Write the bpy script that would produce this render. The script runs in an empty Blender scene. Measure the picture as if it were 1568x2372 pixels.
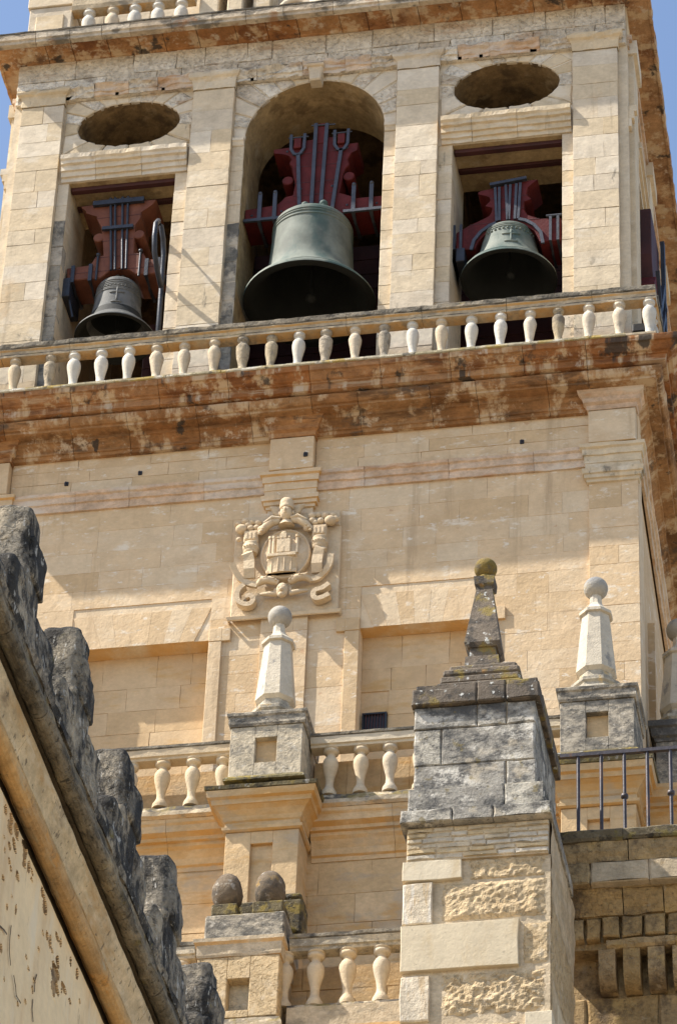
import bpy, bmesh, math, random
from mathutils import Vector, Matrix, noise
from mathutils.geometry import tessellate_polygon

random.seed(7)
S = bpy.context.scene
COL = S.collection

# ------------------------------------------------------------------ camera, sky, sun, exposure
PITCH, YAW, ROLL = math.radians(38.0), math.radians(11.87), math.radians(2.48)
fwd = Vector((-math.sin(YAW)*math.cos(PITCH), math.cos(YAW)*math.cos(PITCH), math.sin(PITCH)))
rgt0 = Vector((math.cos(YAW), math.sin(YAW), 0)); up0 = rgt0.cross(fwd)
rgt = rgt0*math.cos(ROLL) + up0*math.sin(ROLL)
upv = up0*math.cos(ROLL) - rgt0*math.sin(ROLL)
cd = bpy.data.cameras.new('camera'); cam = bpy.data.objects.new('camera', cd); COL.objects.link(cam)
cam.matrix_world = Matrix(((rgt.x, upv.x, -fwd.x, 9.560), (rgt.y, upv.y, -fwd.y, -42.414), (rgt.z, upv.z, -fwd.z, 1.6), (0, 0, 0, 1)))
cd.sensor_fit = 'HORIZONTAL'; cd.sensor_width = 36; cd.lens = 36*9160/1568
cd.clip_start = 0.5; cd.clip_end = 3000
S.camera = cam

SUN = Vector((2.45, 0.78, -3.2)).normalized()           # the way the light travels
world = bpy.data.worlds.new('World'); S.world = world; world.use_nodes = True
wn = world.node_tree.nodes; wl = world.node_tree.links
bg = wn['Background']; sky = wn.new('ShaderNodeTexSky'); sky.sky_type = 'NISHITA'; sky.sun_disc = False
sky.sun_elevation = math.asin(-SUN.z); sky.sun_rotation = math.atan2(-SUN.x, -SUN.y)
sky.altitude = 100; sky.air_density = 1.0; sky.dust_density = 1.2; sky.ozone_density = 1.0
wl.new(sky.outputs[0], bg.inputs[0]); bg.inputs[1].default_value = 0.125
sd = bpy.data.lights.new('sun', 'SUN'); sd.energy = 5.0; sd.angle = math.radians(0.53); sd.color = (1.0, 0.94, 0.84)
so = bpy.data.objects.new('sun', sd); COL.objects.link(so); so.location = (-40, -20, 80)
so.rotation_euler = SUN.to_track_quat('-Z', 'Y').to_euler()
S.view_settings.view_transform = 'Standard'; S.view_settings.look = 'None'
S.view_settings.gamma = 1; S.view_settings.use_curve_mapping = False
S.view_settings.exposure = 0.9

# ------------------------------------------------------------------ materials
def ramp(nt, fac, stops):
    r = nt.nodes.new('ShaderNodeValToRGB'); e = r.color_ramp.elements
    while len(e) > 1: e.remove(e[-1])
    e[0].position = stops[0][0]; e[0].color = (*stops[0][1], 1)
    for p, c in stops[1:]:
        k = e.new(p); k.color = (*c, 1)
    nt.links.new(fac, r.inputs[0]); return r.outputs[0]
def mapr(nt, v, lo, hi, a=0.0, b=1.0):
    m = nt.nodes.new('ShaderNodeMapRange'); m.clamp = True; m.interpolation_type = 'SMOOTHSTEP'
    nt.links.new(v, m.inputs[0])
    for i, x in zip((1, 2, 3, 4), (lo, hi, a, b)): m.inputs[i].default_value = x
    return m.outputs[0]
def mul(nt, a, b):
    m = nt.nodes.new('ShaderNodeMath'); m.operation = 'MULTIPLY'
    for i, x in enumerate((a, b)):
        if isinstance(x, (int, float)): m.inputs[i].default_value = x
        else: nt.links.new(x, m.inputs[i])
    return m.outputs[0]
def mixc(nt, f, a, b, mode='MIX'):
    m = nt.nodes.new('ShaderNodeMix'); m.data_type = 'RGBA'; m.blend_type = mode
    if isinstance(f, (int, float)): m.inputs[0].default_value = f
    else: nt.links.new(f, m.inputs[0])
    for i, x in ((6, a), (7, b)):
        if isinstance(x, tuple): m.inputs[i].default_value = (*x, 1)
        else: nt.links.new(x, m.inputs[i])
    return m.outputs[2]
def coords(nt, scale, off=0.0):
    g = nt.nodes.new('ShaderNodeNewGeometry'); m = nt.nodes.new('ShaderNodeMapping')
    m.inputs['Scale'].default_value = scale; m.inputs['Location'].default_value = (off, off*.7, off*1.3)
    nt.links.new(g.outputs['Position'], m.inputs[0]); return m.outputs[0]
def nz(nt, scale, detail=6, rough=.6, off=0.0, dist=0.0):
    if not isinstance(scale, tuple): scale = (scale,)*3
    n = nt.nodes.new('ShaderNodeTexNoise'); n.inputs['Scale'].default_value = 1
    n.inputs['Detail'].default_value = detail; n.inputs['Roughness'].default_value = rough
    n.inputs['Distortion'].default_value = dist
    nt.links.new(coords(nt, scale, off), n.inputs['Vector']); return n.outputs[0]

def stone(name, tints, layers=(), bump=((9, .02), (45, .006)), rough=.9, mottled=.25, pits=0.0):
    """a weathered masonry material: a tint per block, then stains with shapes of their own"""
    m = bpy.data.materials.new(name); m.use_nodes = True; nt = m.node_tree
    b = nt.nodes['Principled BSDF']; b.inputs['Roughness'].default_value = rough
    b.inputs['Specular IOR Level'].default_value = .2
    oi = nt.nodes.new('ShaderNodeObjectInfo')
    n = len(tints); c = ramp(nt, oi.outputs['Random'], [(i/max(1, n-1), t) for i, t in enumerate(tints)])
    g = nt.nodes.new('ShaderNodeNewGeometry'); sx = nt.nodes.new('ShaderNodeSeparateXYZ')
    nt.links.new(g.outputs['Normal'], sx.inputs[0])
    v = mapr(nt, nz(nt, 3.1, 8, .65), .25, .75, 1-mottled, 1+mottled)
    hs = nt.nodes.new('ShaderNodeHueSaturation'); nt.links.new(c, hs.inputs['Color']); nt.links.new(v, hs.inputs['Value']); c = hs.outputs[0]
    v2 = mapr(nt, nz(nt, (14, 14, 22), 5, .7, 3.3), .3, .7, 1-mottled*.6, 1+mottled*.5)
    hs = nt.nodes.new('ShaderNodeHueSaturation'); nt.links.new(c, hs.inputs['Color']); nt.links.new(v2, hs.inputs['Value']); c = hs.outputs[0]
    for i, L in enumerate(layers):
        f = mapr(nt, nz(nt, L.get('scale', 2), L.get('detail', 7), L.get('rough', .62), 11.7*(i+1)+L.get('off', 0), L.get('dist', 0)), L['lo'], L['hi'], 0, L.get('amt', 1))
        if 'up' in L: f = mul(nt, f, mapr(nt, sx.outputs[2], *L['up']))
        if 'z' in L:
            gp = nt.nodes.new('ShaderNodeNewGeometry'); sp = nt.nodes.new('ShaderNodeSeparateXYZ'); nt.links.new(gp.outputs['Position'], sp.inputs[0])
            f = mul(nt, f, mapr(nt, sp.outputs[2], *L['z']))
        c = mixc(nt, f, c, L['col'])
    nt.links.new(c, b.inputs['Base Color'])
    last = None
    for s, d in bump:
        bp = nt.nodes.new('ShaderNodeBump'); bp.inputs['Strength'].default_value = 1; bp.inputs['Distance'].default_value = d
        nt.links.new(nz(nt, s, 7, .65, 5.1), bp.inputs['Height'])
        if last: nt.links.new(last, bp.inputs['Normal'])
        last = bp.outputs[0]
    if pits:
        bp = nt.nodes.new('ShaderNodeBump'); bp.inputs['Strength'].default_value = 1; bp.inputs['Distance'].default_value = pits
        nt.links.new(mapr(nt, nz(nt, 16, 5, .6, 9.0), .33, .5), bp.inputs['Height']); nt.links.new(last, bp.inputs['Normal']); last = bp.outputs[0]
    nt.links.new(last, b.inputs['Normal'])
    return m

DARK = (.045, .042, .038); MOSS = (.22, .165, .05); OCH = (.44, .22, .06); ORG = (.30, .115, .034); RUST = (.15, .052, .02)
WHITE = (.66, .58, .48); LGREY = (.42, .41, .39)
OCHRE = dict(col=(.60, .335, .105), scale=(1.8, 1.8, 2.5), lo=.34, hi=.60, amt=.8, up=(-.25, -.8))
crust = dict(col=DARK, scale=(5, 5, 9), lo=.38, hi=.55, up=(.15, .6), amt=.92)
M = {}
M['pale'] = stone('pale_limestone', [(.56, .445, .29), (.64, .53, .38), (.58, .465, .31), (.68, .585, .45), (.58, .49, .37), (.62, .49, .32)],
    [dict(col=(.70, .62, .50), scale=(1.6, 1.6, 3), lo=.54, hi=.66, amt=.6, rough=.7), dict(col=(.43, .34, .23), scale=(2.0, 2.0, 1.3), lo=.56, hi=.70, amt=.5, rough=.7), dict(col=(.33, .26, .175), scale=(3.0, 3.0, .22), lo=.57, hi=.69, amt=.6, off=8, rough=.66), dict(col=(.17, .15, .12), scale=(5, 5, 1.2), lo=.64, hi=.72, amt=.7, off=3, rough=.7),
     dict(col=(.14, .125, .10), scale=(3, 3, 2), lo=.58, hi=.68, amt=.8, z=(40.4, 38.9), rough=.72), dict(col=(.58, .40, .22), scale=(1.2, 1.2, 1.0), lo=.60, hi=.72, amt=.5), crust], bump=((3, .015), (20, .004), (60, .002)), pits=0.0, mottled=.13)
M['frieze'] = stone('whitish_frieze_stone', [(.58, .49, .37), (.70, .62, .50), (.62, .53, .41), (.54, .45, .34), (.74, .67, .56)],
    [dict(col=(.22, .17, .13), scale=(2.2, 2.2, 3), lo=.57, hi=.7, amt=.7), dict(col=(.40, .24, .13), scale=(1.3, 1.3, 4), lo=.56, hi=.68, amt=.6), crust], bump=((6, .03), (25, .012)), pits=.012)
M['warm'] = stone('warm_limestone', [(.60, .435, .255), (.67, .50, .315), (.56, .40, .23), (.64, .475, .295), (.66, .52, .35), (.61, .44, .26)],
    [dict(col=(.70, .575, .41), scale=(1.2, 1.2, 2.4), lo=.52, hi=.68, amt=.6, rough=.7), dict(col=(.52, .365, .21), scale=(.7, .7, 1.1), lo=.52, hi=.70, amt=.55, rough=.68), dict(col=(.38, .27, .165), scale=(2.6, 2.6, .22), lo=.58, hi=.70, amt=.5, off=8, rough=.66),
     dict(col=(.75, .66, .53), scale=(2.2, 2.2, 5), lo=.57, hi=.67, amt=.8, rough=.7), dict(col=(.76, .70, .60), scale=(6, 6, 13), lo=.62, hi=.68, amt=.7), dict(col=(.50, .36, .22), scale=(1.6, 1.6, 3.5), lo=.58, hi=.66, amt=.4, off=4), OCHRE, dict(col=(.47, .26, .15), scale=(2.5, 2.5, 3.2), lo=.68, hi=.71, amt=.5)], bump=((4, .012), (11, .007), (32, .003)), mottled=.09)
M['warmdeep'] = stone('ochre_recess_stone', [(.61, .44, .26), (.58, .41, .23), (.63, .47, .29)],
    [dict(col=(.54, .32, .11), scale=(1.2, 1.2, 4), lo=.54, hi=.70, amt=.6), dict(col=(.50, .36, .22), scale=(1.4, 1.4, 1.8), lo=.52, hi=.66, amt=.5)], bump=((6, .008), (30, .004)), mottled=.10)
M['cornice'] = stone('orange_weathered_cornice', [(.35, .165, .062), (.40, .215, .095), (.29, .12, .042), (.43, .26, .135), (.33, .145, .052)],
    [dict(col=(.15, .058, .024), scale=(1.2, 1.2, 6), lo=.48, hi=.64, amt=.85, rough=.7), dict(col=(.10, .062, .042), scale=(1.5, 1.5, 8), lo=.57, hi=.68, amt=.75, off=2, rough=.7),
     dict(col=(.54, .39, .24), scale=(3.0, 3.0, .32), lo=.50, hi=.60, amt=.92, rough=.66), dict(col=(.56, .46, .35), scale=(4.6, 4.6, 1.4), lo=.56, hi=.66, amt=.8, rough=.7),
     dict(col=(.48, .36, .24), scale=(1.1, 1.1, 11), lo=.57, hi=.66, amt=.6), dict(col=(.05, .042, .036), scale=(2.6, 2.6, .30), lo=.575, hi=.65, amt=.9, off=6), crust], bump=((8, .02), (34, .008)))
M['cornice_bed'] = stone('brown_stained_bed_moulding', [(.30, .15, .06), (.25, .11, .042), (.36, .20, .09), (.27, .125, .048)],
    [dict(col=(.12, .06, .028), scale=(1.0, 1.0, 6), lo=.46, hi=.62, amt=.85, rough=.7), dict(col=(.085, .065, .05), scale=(1.3, 1.3, 4), lo=.54, hi=.64, amt=.8, off=5, rough=.7),
     dict(col=(.54, .40, .255), scale=(2.6, 2.6, .4), lo=.50, hi=.61, amt=.92, rough=.68, off=1), dict(col=(.58, .475, .36), scale=(3.2, 3.2, 3.0), lo=.57, hi=.66, amt=.8, rough=.72), dict(col=(.05, .042, .036), scale=(2.4, 2.4, .35), lo=.655, hi=.70, amt=.9, off=6)], bump=((8, .02), (34, .008)))
M['peach'] = stone('peach_stained_moulding', [(.56, .40, .26), (.60, .45, .31), (.56, .39, .26), (.62, .50, .38)],
    [dict(col=(.64, .54, .43), scale=(1.1, 1.1, 3), lo=.50, hi=.62, amt=.8), dict(col=(.42, .22, .10), scale=(1.0, 1.0, 5), lo=.56, hi=.67, amt=.75)], bump=((8, .015), (30, .008)))
M['jamb_grey'] = stone('blackened_jamb_stone', [(.30, .27, .22), (.40, .35, .28), (.26, .235, .19)], [dict(col=(.10, .095, .085), scale=(4, 4, 3), lo=.46, hi=.62, amt=.85, rough=.75), dict(col=(.55, .47, .36), scale=3, lo=.56, hi=.66, amt=.8)], bump=((8, .02), (30, .01)))
M['groove'] = stone('groove_shade_and_dirt', [(.12, .09, .055)], [], bump=((14, .02), (50, .01)))  # dark colour stands in for shade in the moulding gaps, along with dirt
M['crust'] = stone('black_crusted_rail_top', [(.20, .175, .135), (.24, .205, .155), (.17, .15, .12)], [dict(col=(.48, .39, .27), scale=(3, 3, 5), lo=.55, hi=.66, amt=.75, rough=.72), dict(col=(.055, .05, .043), scale=(4, 4, 7), lo=.46, hi=.62, amt=.85, rough=.75), dict(col=(.30, .23, .07), scale=6, lo=.62, hi=.70, amt=.6)], bump=((9, .02), (40, .01)))
M['lip'] = stone('mustard_lichened_ledge', [(.42, .36, .24), (.36, .31, .20), (.46, .41, .31)], [dict(col=(.40, .28, .065), scale=(2.5, 2.5, 5), lo=.48, hi=.60, amt=.8), dict(col=(.62, .58, .50), scale=(3, 3, 4), lo=.56, hi=.64, amt=.8), dict(col=(.10, .09, .075), scale=(5, 5, 6), lo=.56, hi=.66, amt=.8)], bump=((9, .02), (40, .01)))
M['lichen'] = stone('lichened_coping', [(.50, .40, .265), (.54, .44, .31), (.46, .375, .26)],
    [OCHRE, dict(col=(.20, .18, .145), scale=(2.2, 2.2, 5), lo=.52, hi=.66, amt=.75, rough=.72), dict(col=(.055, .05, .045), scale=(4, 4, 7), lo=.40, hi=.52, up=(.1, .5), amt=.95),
     dict(col=MOSS, scale=5, lo=.52, hi=.62, amt=.7, up=(-.2, .4))], bump=((9, .015), (40, .008)))
M['fascia'] = stone('pale_blackened_fascia', [(.50, .41, .30), (.56, .48, .37), (.44, .35, .25)], [dict(col=(.13, .115, .095), scale=(3, 3, 5), lo=.48, hi=.62, amt=.85), dict(col=(.30, .13, .045), scale=(2, 2, 4), lo=.56, hi=.68, amt=.7), crust], bump=((9, .02), (40, .008)))
M['baluster_white'] = stone('renewed_white_baluster', [(.60, .55, .46), (.57, .53, .46)], [dict(col=(.48, .42, .33), scale=6, lo=.55, hi=.68, amt=.5)], bump=((14, .008), (50, .004)), mottled=.1)
M['baluster_dark'] = stone('grimy_baluster', [(.44, .36, .25), (.40, .34, .26), (.46, .37, .24)], [dict(col=(.17, .15, .125), scale=(5, 5, 4), lo=.46, hi=.62, amt=.8, rough=.72), dict(col=(.56, .48, .36), scale=7, lo=.58, hi=.68, amt=.6)], bump=((12, .03), (40, .012)), mottled=.2)
M['baluster'] = stone('baluster_stone', [(.60, .53, .43), (.55, .44, .30), (.66, .62, .55), (.50, .40, .27), (.58, .50, .39), (.63, .58, .50)],
    [dict(col=(.25, .22, .18), scale=5, lo=.58, hi=.70, amt=.6)], bump=((14, .012), (50, .005)), mottled=.15)
M['portal_bal'] = stone('cream_baluster_stone', [(.60, .49, .34), (.57, .44, .28), (.62, .53, .39), (.55, .46, .34)], [dict(col=(.33, .29, .24), scale=5, lo=.60, hi=.72, amt=.5)], bump=((14, .01), (50, .005)), mottled=.12)
M['portal'] = stone('golden_portal_stone', [(.60, .425, .235), (.55, .385, .205), (.63, .46, .27)],
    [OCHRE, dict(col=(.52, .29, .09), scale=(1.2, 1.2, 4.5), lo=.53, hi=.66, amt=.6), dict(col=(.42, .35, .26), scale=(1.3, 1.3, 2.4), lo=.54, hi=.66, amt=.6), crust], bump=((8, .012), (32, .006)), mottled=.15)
M['pedestal'] = stone('mottled_pedestal_stone', [(.56, .475, .345), (.52, .44, .31)],
    [dict(col=(.24, .215, .175), scale=(2.6, 2.6, 4), lo=.47, hi=.62, amt=.85, rough=.74, detail=10), dict(col=(.10, .098, .092), scale=(7, 7, 9), lo=.50, hi=.68, amt=.8, rough=.78, detail=10), dict(col=(.58, .54, .46), scale=(9, 9, 12), lo=.56, hi=.66, amt=.6, rough=.75), dict(col=MOSS, scale=6, lo=.42, hi=.55, up=(.3, .8), amt=.9)], bump=((10, .02), (40, .01)))
M['pedestal_dark'] = stone('blackened_pedestal_stone', [(.48, .41, .31), (.44, .385, .30)],
    [dict(col=(.15, .138, .118), scale=(2.6, 2.6, 4.5), lo=.41, hi=.58, amt=.92, rough=.74, detail=10), dict(col=(.065, .064, .06), scale=(7, 7, 11), lo=.47, hi=.64, amt=.85, rough=.78, detail=10), dict(col=(.56, .51, .43), scale=(10, 10, 16), lo=.57, hi=.66, amt=.8, rough=.75), dict(col=MOSS, scale=6, lo=.45, hi=.6, up=(.3, .8), amt=.8)], bump=((10, .02), (40, .01)))
M['white'] = stone('pale_pinnacle_stone', [(.55, .485, .38), (.57, .50, .39)],
    [dict(col=(.22, .21, .20), scale=(4, 4, 3.0), lo=.53, hi=.66, amt=.8, rough=.75, detail=9), dict(col=(.46, .38, .25), scale=2.2, lo=.55, hi=.68, amt=.5)], bump=((10, .01), (40, .006)), mottled=.12)
M['white_base'] = stone('weathered_pinnacle_base', [(.48, .42, .32)], [dict(col=(.20, .185, .16), scale=(4, 4, 6), lo=.45, hi=.62, amt=.8, rough=.75), dict(col=(.55, .36, .12), scale=5, lo=.56, hi=.66, amt=.6)], bump=((10, .015), (40, .008)))
M['ball'] = stone('grey_capped_ball_stone', [(.40, .37, .32), (.38, .345, .29)],
    [dict(col=(.22, .22, .22), scale=4, lo=.40, hi=.60, up=(-.5, .5), amt=.9), dict(col=(.40, .33, .20), scale=6, lo=.58, hi=.68, amt=.6)], bump=((14, .012), (50, .008)), mottled=.15)
M['pier_grey'] = stone('grey_lichened_pier_stone', [(.39, .355, .295), (.48, .44, .36), (.29, .27, .235), (.45, .41, .34)],
    [dict(col=(.085, .083, .08), scale=(1.9, 1.9, 2.6), lo=.44, hi=.60, amt=.92, rough=.74, detail=11), dict(col=(.68, .635, .55), scale=(2.6, 2.6, 3.4), lo=.52, hi=.62, amt=.85, rough=.76, detail=11, off=3), dict(col=(.05, .05, .05), scale=(10, 10, 14), lo=.53, hi=.64, amt=.85, rough=.8, detail=10), dict(col=(.07, .068, .066), scale=(3, 3, 4), lo=.36, hi=.56, amt=.85, z=(26.75, 27.0), rough=.75),
     dict(col=(.56, .48, .36), scale=(2.2, 2.2, 3), lo=.58, hi=.68, amt=.6), dict(col=MOSS, scale=7, lo=.60, hi=.66, amt=.5)], bump=((12, .02), (45, .012)), mottled=.25)
M['pier_cap'] = stone('brown_mossy_pier_cap', [(.155, .125, .095), (.18, .145, .11), (.14, .115, .09)],
    [dict(col=(.06, .055, .05), scale=(5, 5, 6), lo=.50, hi=.62, amt=.8), dict(col=(.28, .21, .06), scale=(3, 3, 3), lo=.54, hi=.64, amt=.85), dict(col=(.60, .60, .56), scale=11, lo=.62, hi=.66, amt=.85), dict(col=(.30, .14, .06), scale=6, lo=.62, hi=.70, amt=.5)], bump=((14, .02), (50, .012)))
M['pier_rough'] = stone('rough_pitted_pier_stone', [(.58, .44, .265), (.55, .415, .245)],
    [dict(col=(.48, .345, .19), scale=3, lo=.5, hi=.68, amt=.6), dict(col=(.66, .56, .42), scale=5, lo=.55, hi=.68, amt=.5)], bump=((9, .02), (26, .012), (60, .006)), pits=.012, mottled=.16)
M['pier_block'] = stone('smooth_new_pier_block', [(.63, .54, .39), (.60, .50, .345), (.65, .57, .43)],
    [dict(col=(.52, .39, .22), scale=(2.4, 2.4, 1), lo=.52, hi=.68, amt=.55, rough=.7), dict(col=(.32, .27, .20), scale=(16, 16, 12), lo=.66, hi=.71, amt=.6), dict(col=(.45, .39, .30), scale=(5, 5, .6), lo=.60, hi=.70, amt=.45)], bump=((10, .006), (45, .003)), mottled=.08)
M['pier_streak'] = stone('streaked_pier_block', [(.60, .50, .36), (.64, .55, .42)],
    [dict(col=(.45, .30, .14), scale=(14, 14, 2), lo=.52, hi=.62, amt=.6), dict(col=(.70, .65, .56), scale=(16, 16, 1.6), lo=.55, hi=.64, amt=.7)], bump=((12, .02), (40, .008)))
M['pier_brick'] = stone('thin_pier_brick', [(.54, .45, .32), (.58, .44, .25), (.50, .44, .35), (.60, .53, .42)], [dict(col=(.28, .26, .23), scale=4, lo=.58, hi=.7, amt=.5)], bump=((12, .02), (40, .008)))
M['pier_mortar'] = stone('pier_mortar', [(.57, .455, .305)], [dict(col=(.46, .36, .24), scale=5, lo=.5, hi=.65, amt=.6)], bump=((14, .015), (50, .008)))
M['merlon'] = stone('blackened_merlon_stone', [(.26, .225, .17), (.30, .26, .20), (.22, .19, .15)],
    [dict(col=(.52, .43, .305), scale=(2.6, 2.6, 2.2), lo=.46, hi=.60, amt=.9, rough=.72, detail=9), dict(col=(.042, .039, .035), scale=(3.4, 3.4, 1.8), lo=.455, hi=.555, amt=.95, rough=.75, detail=10),
     dict(col=(.55, .52, .46), scale=(40, 12, 8), lo=.60, hi=.66, amt=.85), dict(col=(.03, .029, .028), scale=(9, 9, 9), lo=.52, hi=.64, amt=.8, rough=.8), dict(col=(.04, .038, .035), scale=(5, 5, 5), lo=.32, hi=.5, up=(.05, .5), amt=.8), dict(col=(.22, .18, .05), scale=8, lo=.64, hi=.72, amt=.6)], bump=((6, .03), (20, .02), (60, .010)), pits=.012)
M['wall_grey'] = stone('grey_streaked_torus', [(.25, .205, .14), (.29, .24, .165), (.22, .19, .14)],
    [dict(col=(.085, .072, .054), scale=(6, 1.4, 6), lo=.44, hi=.62, amt=.9, rough=.72), dict(col=(.46, .36, .22), scale=(5, 2.2, 5), lo=.56, hi=.68, amt=.75), dict(col=(.23, .18, .06), scale=5, lo=.60, hi=.68, amt=.6), dict(col=(.04, .036, .03), scale=16, lo=.58, hi=.66, amt=.8)], bump=((10, .03), (40, .015)), pits=.01)
M['wall_cream'] = stone('stained_cream_moulding', [(.62, .485, .30), (.66, .52, .335), (.58, .45, .28)],
    [dict(col=(.52, .31, .12), scale=(4, .9, 4), lo=.50, hi=.66, amt=.75, rough=.7), dict(col=(.27, .20, .13), scale=(3, 1.2, 3), lo=.54, hi=.68, amt=.8, rough=.74), dict(col=(.70, .59, .42), scale=(6, 2, 6), lo=.55, hi=.66, amt=.6), dict(col=(.12, .095, .065), scale=18, lo=.60, hi=.67, amt=.75)], bump=((8, .015), (40, .008)))
M['wall_ochre'] = stone('ochre_moulding', [(.54, .315, .12), (.58, .36, .155), (.50, .31, .14)],
    [dict(col=(.46, .38, .25), scale=(4, 1.3, 4), lo=.50, hi=.63, amt=.8, rough=.72), dict(col=(.60, .28, .06), scale=(5, 2, 5), lo=.57, hi=.68, amt=.7), dict(col=(.18, .12, .065), scale=7, lo=.54, hi=.68, amt=.8, rough=.75)], bump=((9, .015), (40, .008)))
M['plaster'] = stone('flaking_cream_plaster', [(.86, .655, .385)],
    [dict(col=(.66, .45, .24), scale=(3, 2.2, .7), lo=.46, hi=.66, amt=.75), dict(col=(.83, .70, .50), scale=(6, 5, 1), lo=.52, hi=.66, amt=.6), dict(col=(.44, .31, .18), scale=(30, 22, 5), lo=.64, hi=.71, amt=.65)], bump=((3, .012), (14, .005)), mottled=.08, rough=.8)
M['flake'] = stone('bare_render_under_plaster', [(.46, .30, .15), (.32, .21, .11), (.40, .26, .13)], [dict(col=(.14, .095, .055), scale=(9, 6, 5), lo=.50, hi=.6, amt=.85)], bump=((20, .01), (50, .006)))
M['crack'] = stone('dark_crack', [(.12, .085, .055)], [], bump=((20, .005),))
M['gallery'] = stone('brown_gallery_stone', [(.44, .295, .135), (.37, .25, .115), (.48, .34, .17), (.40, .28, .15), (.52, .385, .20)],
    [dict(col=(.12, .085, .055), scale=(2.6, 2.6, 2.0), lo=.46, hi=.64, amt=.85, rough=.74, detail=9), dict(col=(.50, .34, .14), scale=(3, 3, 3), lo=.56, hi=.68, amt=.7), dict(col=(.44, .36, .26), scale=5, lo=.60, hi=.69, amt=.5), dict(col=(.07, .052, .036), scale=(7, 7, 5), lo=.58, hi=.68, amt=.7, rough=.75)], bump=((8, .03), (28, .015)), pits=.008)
M['gallery_pale'] = stone('pale_gallery_stone', [(.56, .48, .36), (.48, .38, .25), (.64, .57, .45)], [dict(col=(.32, .22, .11), scale=3, lo=.55, hi=.68, amt=.8)], bump=((8, .02), (30, .01)))
M['gallery_dark'] = stone('mossy_dark_coping', [(.17, .14, .09), (.20, .16, .10)], [dict(col=(.24, .19, .06), scale=5, lo=.52, hi=.64, amt=.8), dict(col=(.04, .035, .03), scale=8, lo=.5, hi=.62, amt=.8)], bump=((10, .03), (40, .015)))
M['mossy'] = stone('mossy_dark_stone', [(.13, .105, .06), (.17, .14, .07)], [dict(col=(.27, .20, .05), scale=5, lo=.50, hi=.62, amt=.8), dict(col=(.045, .04, .035), scale=7, lo=.52, hi=.62, amt=.8), dict(col=(.42, .40, .36), scale=9, lo=.60, hi=.66, amt=.7)], bump=((10, .03), (40, .015)))
M['egg'] = stone('brown_lichened_ball', [(.165, .125, .085)], [dict(col=(.08, .068, .055), scale=6, lo=.50, hi=.62, amt=.8), dict(col=(.42, .38, .32), scale=7, lo=.57, hi=.66, amt=.7), dict(col=(.33, .21, .07), scale=4, lo=.58, hi=.67, amt=.7)], bump=((12, .02), (50, .012)))
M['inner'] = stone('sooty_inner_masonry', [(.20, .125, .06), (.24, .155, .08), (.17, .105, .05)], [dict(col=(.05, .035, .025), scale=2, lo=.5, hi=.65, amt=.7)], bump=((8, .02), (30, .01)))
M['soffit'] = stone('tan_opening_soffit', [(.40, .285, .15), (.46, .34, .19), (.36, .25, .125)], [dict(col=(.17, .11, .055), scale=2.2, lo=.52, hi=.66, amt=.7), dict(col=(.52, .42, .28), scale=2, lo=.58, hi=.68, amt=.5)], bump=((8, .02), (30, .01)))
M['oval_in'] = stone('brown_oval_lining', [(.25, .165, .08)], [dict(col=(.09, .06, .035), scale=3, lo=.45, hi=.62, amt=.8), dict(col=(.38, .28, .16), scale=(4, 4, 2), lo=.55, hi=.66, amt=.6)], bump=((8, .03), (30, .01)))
M['ground'] = stone('pale_court_paving', [(.26, .21, .145)], [dict(col=(.20, .165, .12), scale=.4, lo=.45, hi=.6, amt=.6)], bump=((6, .01),))

def plain(name, col, rough=.5, metal=0.0, var=.3, sc=6, spec=.5, col2=None, lo=.5, hi=.65, bump=.004):
    m = bpy.data.materials.new(name); m.use_nodes = True; nt = m.node_tree; b = nt.nodes['Principled BSDF']
    b.inputs['Roughness'].default_value = rough; b.inputs['Metallic'].default_value = metal; b.inputs['Specular IOR Level'].default_value = spec
    hs = nt.nodes.new('ShaderNodeHueSaturation'); hs.inputs['Color'].default_value = (*col, 1)
    nt.links.new(mapr(nt, nz(nt, sc, 7), .25, .75, 1-var, 1+var), hs.inputs['Value']); c = hs.outputs[0]
    if col2: c = mixc(nt, mapr(nt, nz(nt, (sc*.7, sc*.7, sc*.35), 7, .6, 4.2), lo, hi), c, col2)
    nt.links.new(c, b.inputs['Base Color'])
    bp = nt.nodes.new('ShaderNodeBump'); bp.inputs['Strength'].default_value = 1; bp.inputs['Distance'].default_value = bump
    nt.links.new(nz(nt, sc*4, 6), bp.inputs['Height']); nt.links.new(bp.outputs[0], b.inputs['Normal'])
    return m
M['bronze'] = plain('verdigris_bronze', (.15, .165, .14), .72, .0, .35, 2.2, .25, (.06, .095, .085), .44, .62)
M['bronze_grey'] = plain('grey_bronze', (.12, .12, .115), .7, .0, .25, 5, .25, (.075, .08, .08))
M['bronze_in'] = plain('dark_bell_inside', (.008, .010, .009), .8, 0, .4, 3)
M['red'] = plain('red_painted_timber', (.095, .013, .012), .65, 0, .25, 5, .2, (.055, .009, .009), .55, .7, .006)
M['redbrown'] = plain('red_brown_timber', (.15, .052, .03), .65, 0, .25, 5, .25, (.19, .07, .038), .5, .7, .005)
M['maroon'] = plain('maroon_timber', (.055, .014, .013), .7, 0, .3, 3)
M['iron'] = plain('blue_black_iron', (.03, .034, .046), .5, .3, .3, 8)
M['steel'] = plain('grey_painted_iron', (.05, .055, .07), .55, .3, .25, 8)
M['rail'] = plain('dark_brown_railing_iron', (.05, .042, .048), .5, .2, .4, 8, .5, (.12, .07, .05), .58, .66)
M['black'] = plain('black_plastic', (.012, .012, .014), .5, 0, .2, 8)

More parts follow.
